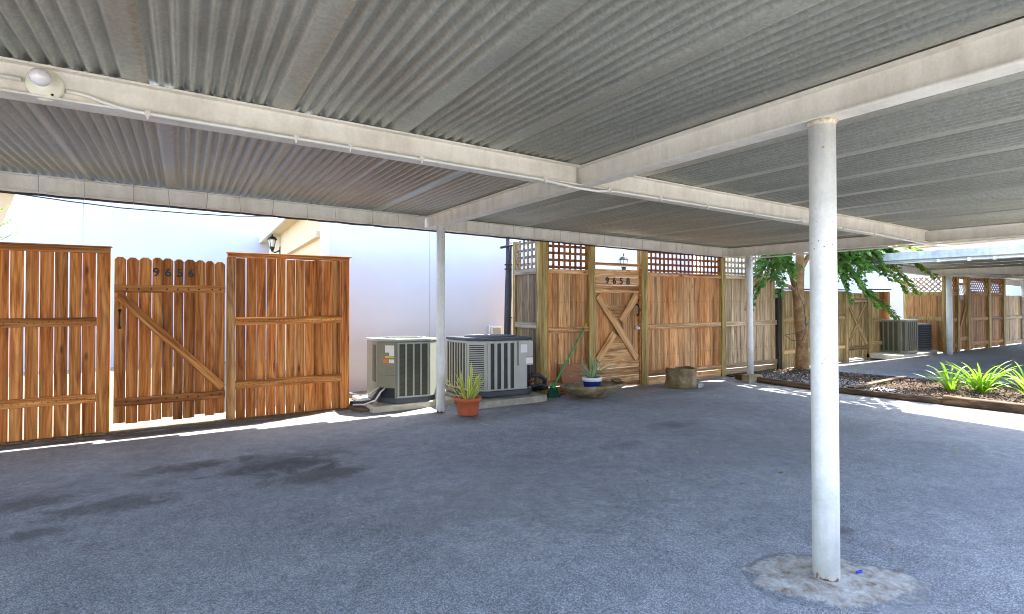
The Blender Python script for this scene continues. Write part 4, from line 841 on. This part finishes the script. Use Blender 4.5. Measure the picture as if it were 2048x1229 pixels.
# ------------------------------------------------------------------ planting bed
bed = [(8.25,5.95),(8.24,4.6),(8.58,3.1),(8.68,2.4),(8.8,0.5),(9.0,-3),(13,-3),(12.55,0.0),(11.25,2.9),(10.66,4.02),(10.31,5.44),(10.12,6.25),(10.3,6.66),(8.7,6.62)]
struct(MB().prism(bed, lambda x,y: G(x,y)-0.1, lambda x,y: G(x,y)+0.028).build('planting_bed', M_mulch))
m = MB()
def inpoly(x, y, P):
    c = False; j = len(P)-1
    for i in range(len(P)):
        if (P[i][1] > y) != (P[j][1] > y) and x < (P[j][0]-P[i][0])*(y-P[i][1])/(P[j][1]-P[i][1])+P[i][0]: c = not c
        j = i
    return c
cnt = 0
while cnt < 9500:
    x = random.uniform(8.2, 11.5); y = random.uniform(1.2, 6.6)
    if not inpoly(x, y, bed): continue
    a = random.uniform(0, 6.28); l_ = random.uniform(0.006, 0.024); ww = random.uniform(0.003, 0.008); z = G(x,y)+0.030+random.uniform(0,0.012); t1 = random.uniform(-.012,.012); t2 = random.uniform(-.008,.008)
    c, s_ = math.cos(a), math.sin(a)
    m.quad((x-c*l_+s_*ww, y-s_*l_-c*ww, z-t1-t2), (x+c*l_+s_*ww, y+s_*l_-c*ww, z+t1-t2), (x+c*l_-s_*ww, y+s_*l_+c*ww, z+t1+t2), (x-c*l_-s_*ww, y-s_*l_+c*ww, z-t1+t2)); cnt += 1
tag(m.build('mulch_chips', simple('mulch_chip', lin(100,84,68), 0.9, 0, 0.6, 30)), 'loose brown wood mulch over the planting bed', 'mulch', kind='stuff')
def log(pts, wd, hgt, label):
    m = MB(); n = 10; i0 = 0
    for (x, y) in pts:
        k_ = pts.index((x, y)); q0 = pts[max(k_-1,0)]; q1 = pts[min(k_+1,len(pts)-1)]; d = Vector((q1[0]-q0[0], q1[1]-q0[1], 0)).normalized(); s_ = Vector((d.y, -d.x, 0))
        for j in range(n):
            t = 2*math.pi*j/n; ca, sa = math.cos(t), math.sin(t); ca = math.copysign(abs(ca)**0.6, ca); sa = math.copysign(abs(sa)**0.6, sa)
            m.v.append((x+s_.x*ca*wd/2, y+s_.y*ca*wd/2, G(x,y)-0.02+(hgt+0.02)/2*(1+sa)+random.uniform(-.003,.003)))
    for k_ in range(len(pts)-1):
        for j in range(n): a_ = k_*n+j; b_ = k_*n+(j+1) % n; m.f.append((a_, a_+n, b_+n, b_))
    m.f.append(tuple(range(n))); m.f.append(tuple(reversed(range((len(pts)-1)*n, len(pts)*n))))
    tag(m.build('kerb_timber', M_logY, None, True), label, 'kerb')
log([(8.18,6.02),(8.17,5.4),(8.19,4.7),(8.33,3.9),(8.50,3.16)], 0.10, 0.085, 'dark weathered timber edging the bed from the block to the lilies')
log([(8.495,3.155),(8.58,2.75),(8.66,2.3),(8.72,1.5),(8.8,0.4)], 0.13, 0.12, 'thicker timber edging the bed in front of the lilies')
tag(MB().beam((8.55,4.33,G(8.5,4.33)+0.05),(10.52,4.46,G(10.5,4.46)+0.05),0.10,0.03).build('cross_board', M_logY, None, bevel=0.004), 'flat grey board laid across the mulch bed', 'board')
def lily(x, y, n, L0, label, ph):
    z = G(x,y)+0.03; t = thing('lily_plant', (x,y,z), label, 'plant', 'strap-leaved lilies in the bed'); random.seed(ph)
    for i in range(n):
        a = random.uniform(0, 6.283); blade(t, (x+0.05*math.cos(a)*random.random(), y+0.05*math.sin(a), z), a, L0*random.uniform(0.6,1.15), random.uniform(0.016,0.026), random.uniform(0.65,1.45), random.uniform(0.5,1.5), M_lily, nseg=7, fold=0.6)
lily(9.68, 3.50, 26, 0.50, 'leftmost bright green strap-leaved clump in the mulch bed', 1); lily(9.78, 3.16, 40, 0.58, 'largest bright green strap-leaved clump in the middle of the group', 2); lily(9.98, 3.30, 26, 0.5, 'strap-leaved clump behind the largest one', 3); lily(9.98, 2.70, 38, 0.55, 'strap-leaved clump cut by the right edge of the view', 4); lily(10.2, 2.3, 30, 0.55, 'strap-leaved clump mostly beyond the right edge of the view', 5)
random.seed(21)
# ------------------------------------------------------------------ tree
tr = thing('tree', (10.33,6.14,G(10.33,6.14)), 'leafy small tree with smooth forked trunk in the mulch bed', 'tree')
gz = G(10.33,6.14)
MB().tube([(10.33,6.14,gz-0.02),(10.34,6.14,gz+0.10),(10.35,6.14,gz+0.55),(10.33,6.15,gz+0.95),(10.29,6.15,gz+1.25),(10.25,6.16,gz+1.62),(10.33,6.16,gz+1.95),(10.36,6.18,gz+2.4),(10.5,6.2,gz+3.2)], [0.155,0.122,0.108,0.12,0.105,0.112,0.082,0.068,0.05], 14).build('trunk', M_bark, tr, True)
MB().tube([(10.33,6.10,gz+0.88),(10.34,6.06,gz+0.93),(10.33,6.04,gz+0.98)], [0.07,0.075,0.05], 10).build('knot', M_stone2, tr, True)
def limb(pts, rr): MB().tube(pts, rr, 9).build('limb', M_bark, tr, True)
limb([(10.22,6.17,gz+1.58),(10.10,6.18,gz+1.85),(9.92,6.2,gz+2.2),(9.7,6.2,gz+2.9)], [0.07,0.055,0.045,0.035]); limb([(10.33,6.15,gz+1.95),(10.55,6.10,gz+2.25),(10.9,5.95,gz+2.6),(11.5,5.6,gz+3.0)], [0.055,0.045,0.038,0.028]); limb([(10.24,6.17,gz+1.52),(10.05,6.2,gz+1.62),(9.8,6.25,gz+1.70)], [0.04,0.032,0.025])
limb([(10.45,6.18,gz+2.9),(10.9,6.4,gz+3.3),(11.4,6.6,gz+3.6)], [0.04,0.03,0.02])
LEAF = []                                            # (position, yaw, pitch, roll, size, young)
def twig(a, b, nl, sag=0.10, young=0.0, size=0.09):
    a, b = Vector(a), Vector(b); pts = []
    for k_ in range(8):
        t = k_/7; p = a.lerp(b, t); p.z += -sag*4*t*t*0.5 + sag*2*t*0.5 ; pts.append(p)
    MB().tube(pts, [0.012-0.0013*k_ for k_ in range(8)], 5).build('twig', M_bark, tr, True)
    d = (b-a).normalized(); yaw = math.atan2(d.y, d.x)
    for i in range(nl):
        t = 0.12+0.9*i/nl; k_ = min(6.999, t*7); p = pts[int(k_)].lerp(pts[min(7,int(k_)+1)], k_-int(k_)); side = 1 if i % 2 else -1
        yw_ = yaw + side*random.uniform(0.5,1.1); o = Vector((math.cos(yw_), math.sin(yw_), -0.3))*0.05
        LEAF.append((p+o*random.uniform(.4,1), yw_, random.uniform(-0.9,-0.1), random.uniform(-.5,.5), size*random.uniform(.75,1.25), random.random() < young))
C1 = (9.75,6.2,gz+2.45); C2 = (10.9,5.95,gz+2.45); C3 = (11.5,5.6,gz+2.6)
tips = [(9.0,6.19,2.06,C1),(8.9,6.25,1.34,(9.3,6.25,1.75+gz)),(9.4,6.13,1.88,C1),(9.1,6.18,1.74,C1),(9.8,6.08,1.98,C1),(9.7,6.18,1.56,C1),(9.3,6.0,2.2,C1),(9.55,6.05,1.78,C1),(9.2,6.3,1.95,C1),
 (10.9,5.61,1.89,C2),(11.0,5.57,1.42,C2),(11.3,5.44,1.56,C2),(11.8,5.15,1.15,(11.2,5.5,1.62+gz)),(11.5,5.36,1.36,C2),(11.2,5.48,2.14,C2),(11.7,5.27,2.05,C3),(12.2,5.14,1.66,C3),(12.4,5.01,1.61,C3),(12.3,4.92,2.14,C3),(12.6,4.7,2.32,C3),(12.6,4.81,1.95,C3),(12.0,5.14,2.29,C3),(10.5,5.77,1.75,C2),(11.1,5.7,1.7,C2),(11.5,5.6,1.8,C3),(10.8,5.8,2.0,C2),(11.3,5.6,2.2,C2),(11.9,5.3,1.9,C3)]
for i in range(26): tips.append((random.uniform(10.7,12.0), random.uniform(5.25,5.75), random.uniform(1.75,2.5), C2 if i % 2 else C3))
for i in range(12): tips.append((random.uniform(9.05,10.0), random.uniform(6.0,6.3), random.uniform(1.85,2.4), C1))
for (x, y, h, c) in tips:
    L_ = (Vector((x,y,G(x,y)+h))-Vector(c)).length
    twig(c, (x, y, G(x,y)+h), int(28+L_*58), 0.12, 0.55 if x > 12.1 else 0.05)
    if L_ > 0.7:
        mid = Vector(c).lerp(Vector((x,y,G(x,y)+h)), 0.45); twig(mid, (mid.x+random.uniform(-.3,.4), mid.y+random.uniform(-.3,.3), mid.z-random.uniform(0.1,0.35)), 10, 0.05)
limb([(10.36,6.17,gz+2.45),(10.2,5.7,gz+2.95),(10.2,5.0,gz+3.2),(10.4,4.6,gz+3.3)], [0.05,0.04,0.03,0.018])
for i in range(84):                                  # upper crown, unseen above the carport eaves, clusters added to shade the bed
    a = random.uniform(0,6.28); r_ = random.uniform(0.3,1.9); c = random.choice([(9.7,6.2,gz+2.9),(10.5,6.2,gz+3.2),(11.5,5.6,gz+3.0),(11.4,6.6,gz+3.6),(9.9,5.2,gz+3.15),(10.4,4.7,gz+3.25),(10.0,4.9,gz+3.2)])
    twig(c, (c[0]+r_*math.cos(a), c[1]+r_*0.7*math.sin(a), c[2]+random.uniform(-0.15,1.3)), 44, 0.1, 0.1, 0.16)
def leaf_mesh(name, s=1.0):
    m = MB(); rows = [(0,0.04),(0.25,0.32),(0.55,0.36),(0.8,0.22),(1.0,0.01)]
    for t, ww in rows:
        for q in (-1, 0, 1): m.v.append((t*s, q*ww*s, (0.10*abs(q)*ww - 0.10*t*t)*s))
    for k_ in range(4):
        for j in range(2): a_ = k_*3+j; m.f.append((a_, a_+3, a_+4, a_+1))
    return m
base = leaf_mesh('leaf'); me = {}
for key, mat in ((False, M_leaf), (True, M_leafy)):
    q = bpy.data.meshes.new('leaf'); q.from_pydata(base.v, [], base.f); q.materials.append(mat); q.polygons.foreach_set('use_smooth', [True]*len(q.polygons)); me[key] = q
LEAF.sort(key=lambda t: t[0].length)
from mathutils import Euler
rest = MB(); resty = MB()
for i, (p, yw_, pt_, rl, s_, yg) in enumerate(LEAF):
    R_ = Euler((rl, -pt_, yw_), 'XYZ').to_matrix()
    if i % 1 == 0 and p.z < gz+2.5 and i < 300:
        o = bpy.data.objects.new('leaf', me[yg]); COL.objects.link(o); o.parent = tr; o.matrix_basis = Matrix.Translation(p-Vector(tr.location)) @ R_.to_4x4() @ Matrix.Scale(s_, 4)
    else:
        T = resty if yg else rest; i0 = len(T.v); T.v += [tuple(p + R_ @ (Vector(v)*s_)) for v in base.v]; T.f += [tuple(k_+i0 for k_ in f) for f in base.f]
c_ = rest.build('crown', M_leaf, tr, True); c_['kind'] = 'stuff'; c_ = resty.build('crown', M_leafy, tr, True); c_['kind'] = 'stuff'
tag(MB().tube([(9.95,6.05,G(10,6)+1.95),(10.0,6.0,G(10,6)+1.5),(10.15,5.98,G(10,6)+1.25),(10.27,6.02,G(10,6)+0.98),(10.25,6.0,G(10,6)+0.80),(10.05,6.0,G(10,6)+0.74),(9.72,6.1,G(10,6)+0.70),(9.85,6.05,G(10,6)+0.60),(10.1,6.0,G(10,6)+0.58),(10.26,6.0,G(10,6)+0.78)], 0.006, 6).build('loose_cable', M_cable, None, True), 'thin dark cable looped loosely round the tree trunk', 'cable')
# sapling at the far left, behind the fence
st = thing('shrub', (-2.75,9.0,G(-2.7,9)), 'thin leafy twigs at the far left above the picket fence', 'shrub')
rest = MB(); stems = MB()
for (x, y, h) in ((-1.72,9.0,2.27),(-1.80,9.0,2.42),(-2.1,9.05,2.5),(-2.3,8.9,2.3),(-1.9,9.1,2.1),(-2.6,9.0,2.6),(-1.78,8.95,2.62)):
    a = Vector((-2.75,9.0,G(-2.7,9)+1.3)); b = Vector((x,y,G(x,y)+h)); stems.tube([a, a.lerp(b,.5)+Vector((0,0,.12)), b], [0.012,0.008,0.003], 5)
    for i in range(22):
        t = 0.3+0.7*i/22; p = a.lerp(b,t)+Vector((0,0,0.12*4*t*(1-t))); R_ = Euler((random.uniform(-.6,.6), random.uniform(-.2,.9), random.uniform(0,6.28)),'XYZ').to_matrix(); s_ = random.uniform(.03,.055); i0 = len(rest.v)
        rest.v += [tuple(p + R_ @ (Vector(v)*s_)) for v in base.v]; rest.f += [tuple(k_+i0 for k_ in f) for f in base.f]
stems.build('stem', M_bark, st, True); o = rest.build('foliage', M_leaf, st, True); o['kind'] = 'stuff'
MB().tube([(-2.75,9.0,G(-2.7,9)),(-2.75,9.0,G(-2.7,9)+1.32)], [0.03,0.014], 7).build('stem', M_bark, st, True)
bt = thing('background_tree', (48,8,0), 'green tree top beyond the second carport at the right edge', 'tree')
MB().tube([(48,8,-0.5),(48,8,3),(48.3,8.2,5)], [0.3,0.22,0.12], 8).build('trunk', M_bark, bt, True); rest = MB()
for i in range(1500):
    v = Vector((random.gauss(0,1),random.gauss(0,1),random.gauss(0,1))).normalized()*random.uniform(.5,1)**.5; p = Vector((48.3,8.2,6.2)) + Vector((v.x*2.8,v.y*2.8,v.z*1.9))
    R_ = Euler((random.uniform(0,6),random.uniform(0,6),random.uniform(0,6)),'XYZ').to_matrix(); i0 = len(rest.v); rest.v += [tuple(p + R_ @ (Vector(q)*0.42)) for q in base.v]; rest.f += [tuple(k_+i0 for k_ in f) for f in base.f]
o = rest.build('crown', M_leaf, bt, True); o['kind'] = 'stuff'

# ------------------------------------------------------------------ second carport
def H2(x): return 2.085 - 0.034*(x-11.8)
c2 = thing('carport', (15.9, 5.7, G(15.9,5.7)), 'second white carport farther right beyond the planting bed', 'carport')
def z2(x, y): return G0(x, y) + H2(x)
XA2, XB2, XC2 = 11.8, 15.92, 21.5
for x in (XA2, XB2, XC2): ibeam('rafter', (x, -0.5, z2(x,-0.5)), (x, 6.22, z2(x,6.22)), c2)
for y in (0.1, 3.0, 6.12):
    for xa, xb in ((XA2+FL+.001, XB2-FL-.001), (XB2+FL+.001, XC2-FL-.001)): ibeam('purlin', (xa, y, z2(xa,y)), (xb, y, z2(xb,y)), c2)
post(15.9, 5.76, 0.062, c2, z2(15.9,5.76)-.001); post(21.5, 5.95, 0.062, c2, z2(21.5,5.95)-.001); post(11.8, 0.6, 0.06, c2, z2(11.8,.6)-.001); post(15.9, 0.6, 0.06, c2, z2(15.9,.6)-.001)
M_bluefas = m_paint('weathered_white_fascia', lin(226,228,232), lin(176,180,188))
MB().hexa([(11.70,-0.6,z2(11.7,-.6)+0.035),(11.735,-0.6,z2(11.7,-.6)+0.035),(11.735,6.28,z2(11.7,6.28)+0.035),(11.70,6.28,z2(11.7,6.28)+0.035),(11.70,-0.6,z2(11.7,-.6)+0.178),(11.735,-0.6,z2(11.7,-.6)+0.178),(11.735,6.28,z2(11.7,6.28)+0.178),(11.70,6.28,z2(11.7,6.28)+0.178)]).build('fascia', M_bluefas, c2)
def sheet2(x0, x1):
    m = MB(); S = 6; n = int((x1-x0)/PITCH)*S; xs_ = [x0+i*(x1-x0)/n for i in range(n+1)]
    for y in (-0.6, 6.3):
        for i, x in enumerate(xs_): m.v.append((x, y, z2(x,y)+(HT-HB)+0.002+AMP*(1-math.cos(2*math.pi*i/S))))
    N = len(xs_)
    for i in range(N-1): m.f.append((i, i+1, i+N+1, i+N))
    m.attr = ('rust', [0.0]*len(m.v)); m.build('roof_sheet', M_galv, c2, True, origin=(x0, 0, z2(x0,0)))
x = 11.74
while x < 22: sheet2(x, x+0.698); x += 0.70
c2c = thing('electrical_conduit', (11.68,4,z2(11.7,4)), 'white pipe slung under the fascia of the second carport', 'conduit')
MB().tube([(11.74,5.9,z2(11.7,5.9)-0.03),(11.74,4.6,z2(11.7,4.6)-0.02),(11.74,3.9,z2(11.7,3.9)-0.015),(11.74,0,z2(11.7,0)-0.02)], 0.014, 7).build('pipe', M_white, c2c, True)
for y in (5.3,4.4,3.95,3.6): MB().box(11.70,11.76,y-0.02,y+0.02,z2(11.7,y)-0.045,z2(11.7,y)+0.015).build('clip', M_white, c2c)

# ------------------------------------------------------------------ leaf litter
random.seed(5)
spots = [(3.35,1.9),(3.9,1.6),(4.6,2.2),(5.2,3.6),(6.9,5.3),(7.2,5.45),(7.5,5.35),(7.35,5.6),(3.0,3.0),(2.2,4.1),(0.55,6.2),(3.6,2.9),(4.2,3.9),(5.6,4.3),(6.1,5.2),(1.3,3.2),(4.9,1.35),(3.1,1.35),(6.2,2.8),(5.9,2.1)] + [(random.uniform(6.2,8.0), random.uniform(4.6,5.9)) for i in range(14)] + [(random.uniform(2.8,6.5), random.uniform(1.2,5.6)) for i in range(14)]
for (x, y) in spots:
    R_ = Euler((random.uniform(-.3,.3),random.uniform(-.2,.1),random.uniform(0,6.28)),'XYZ').to_matrix(); s_ = random.uniform(0.018,0.04); m = MB(); z = G(x,y)+0.008
    m.v = [tuple(Vector((x,y,z)) + R_ @ (Vector(v)*s_)) for v in base.v]; m.f = list(base.f)
    tag(m.build('fallen_leaf', random.choice([M_dry, M_dry, M_leafy]), None, True), 'small fallen leaf lying on the asphalt', 'leaf', 'fallen leaves on the asphalt')
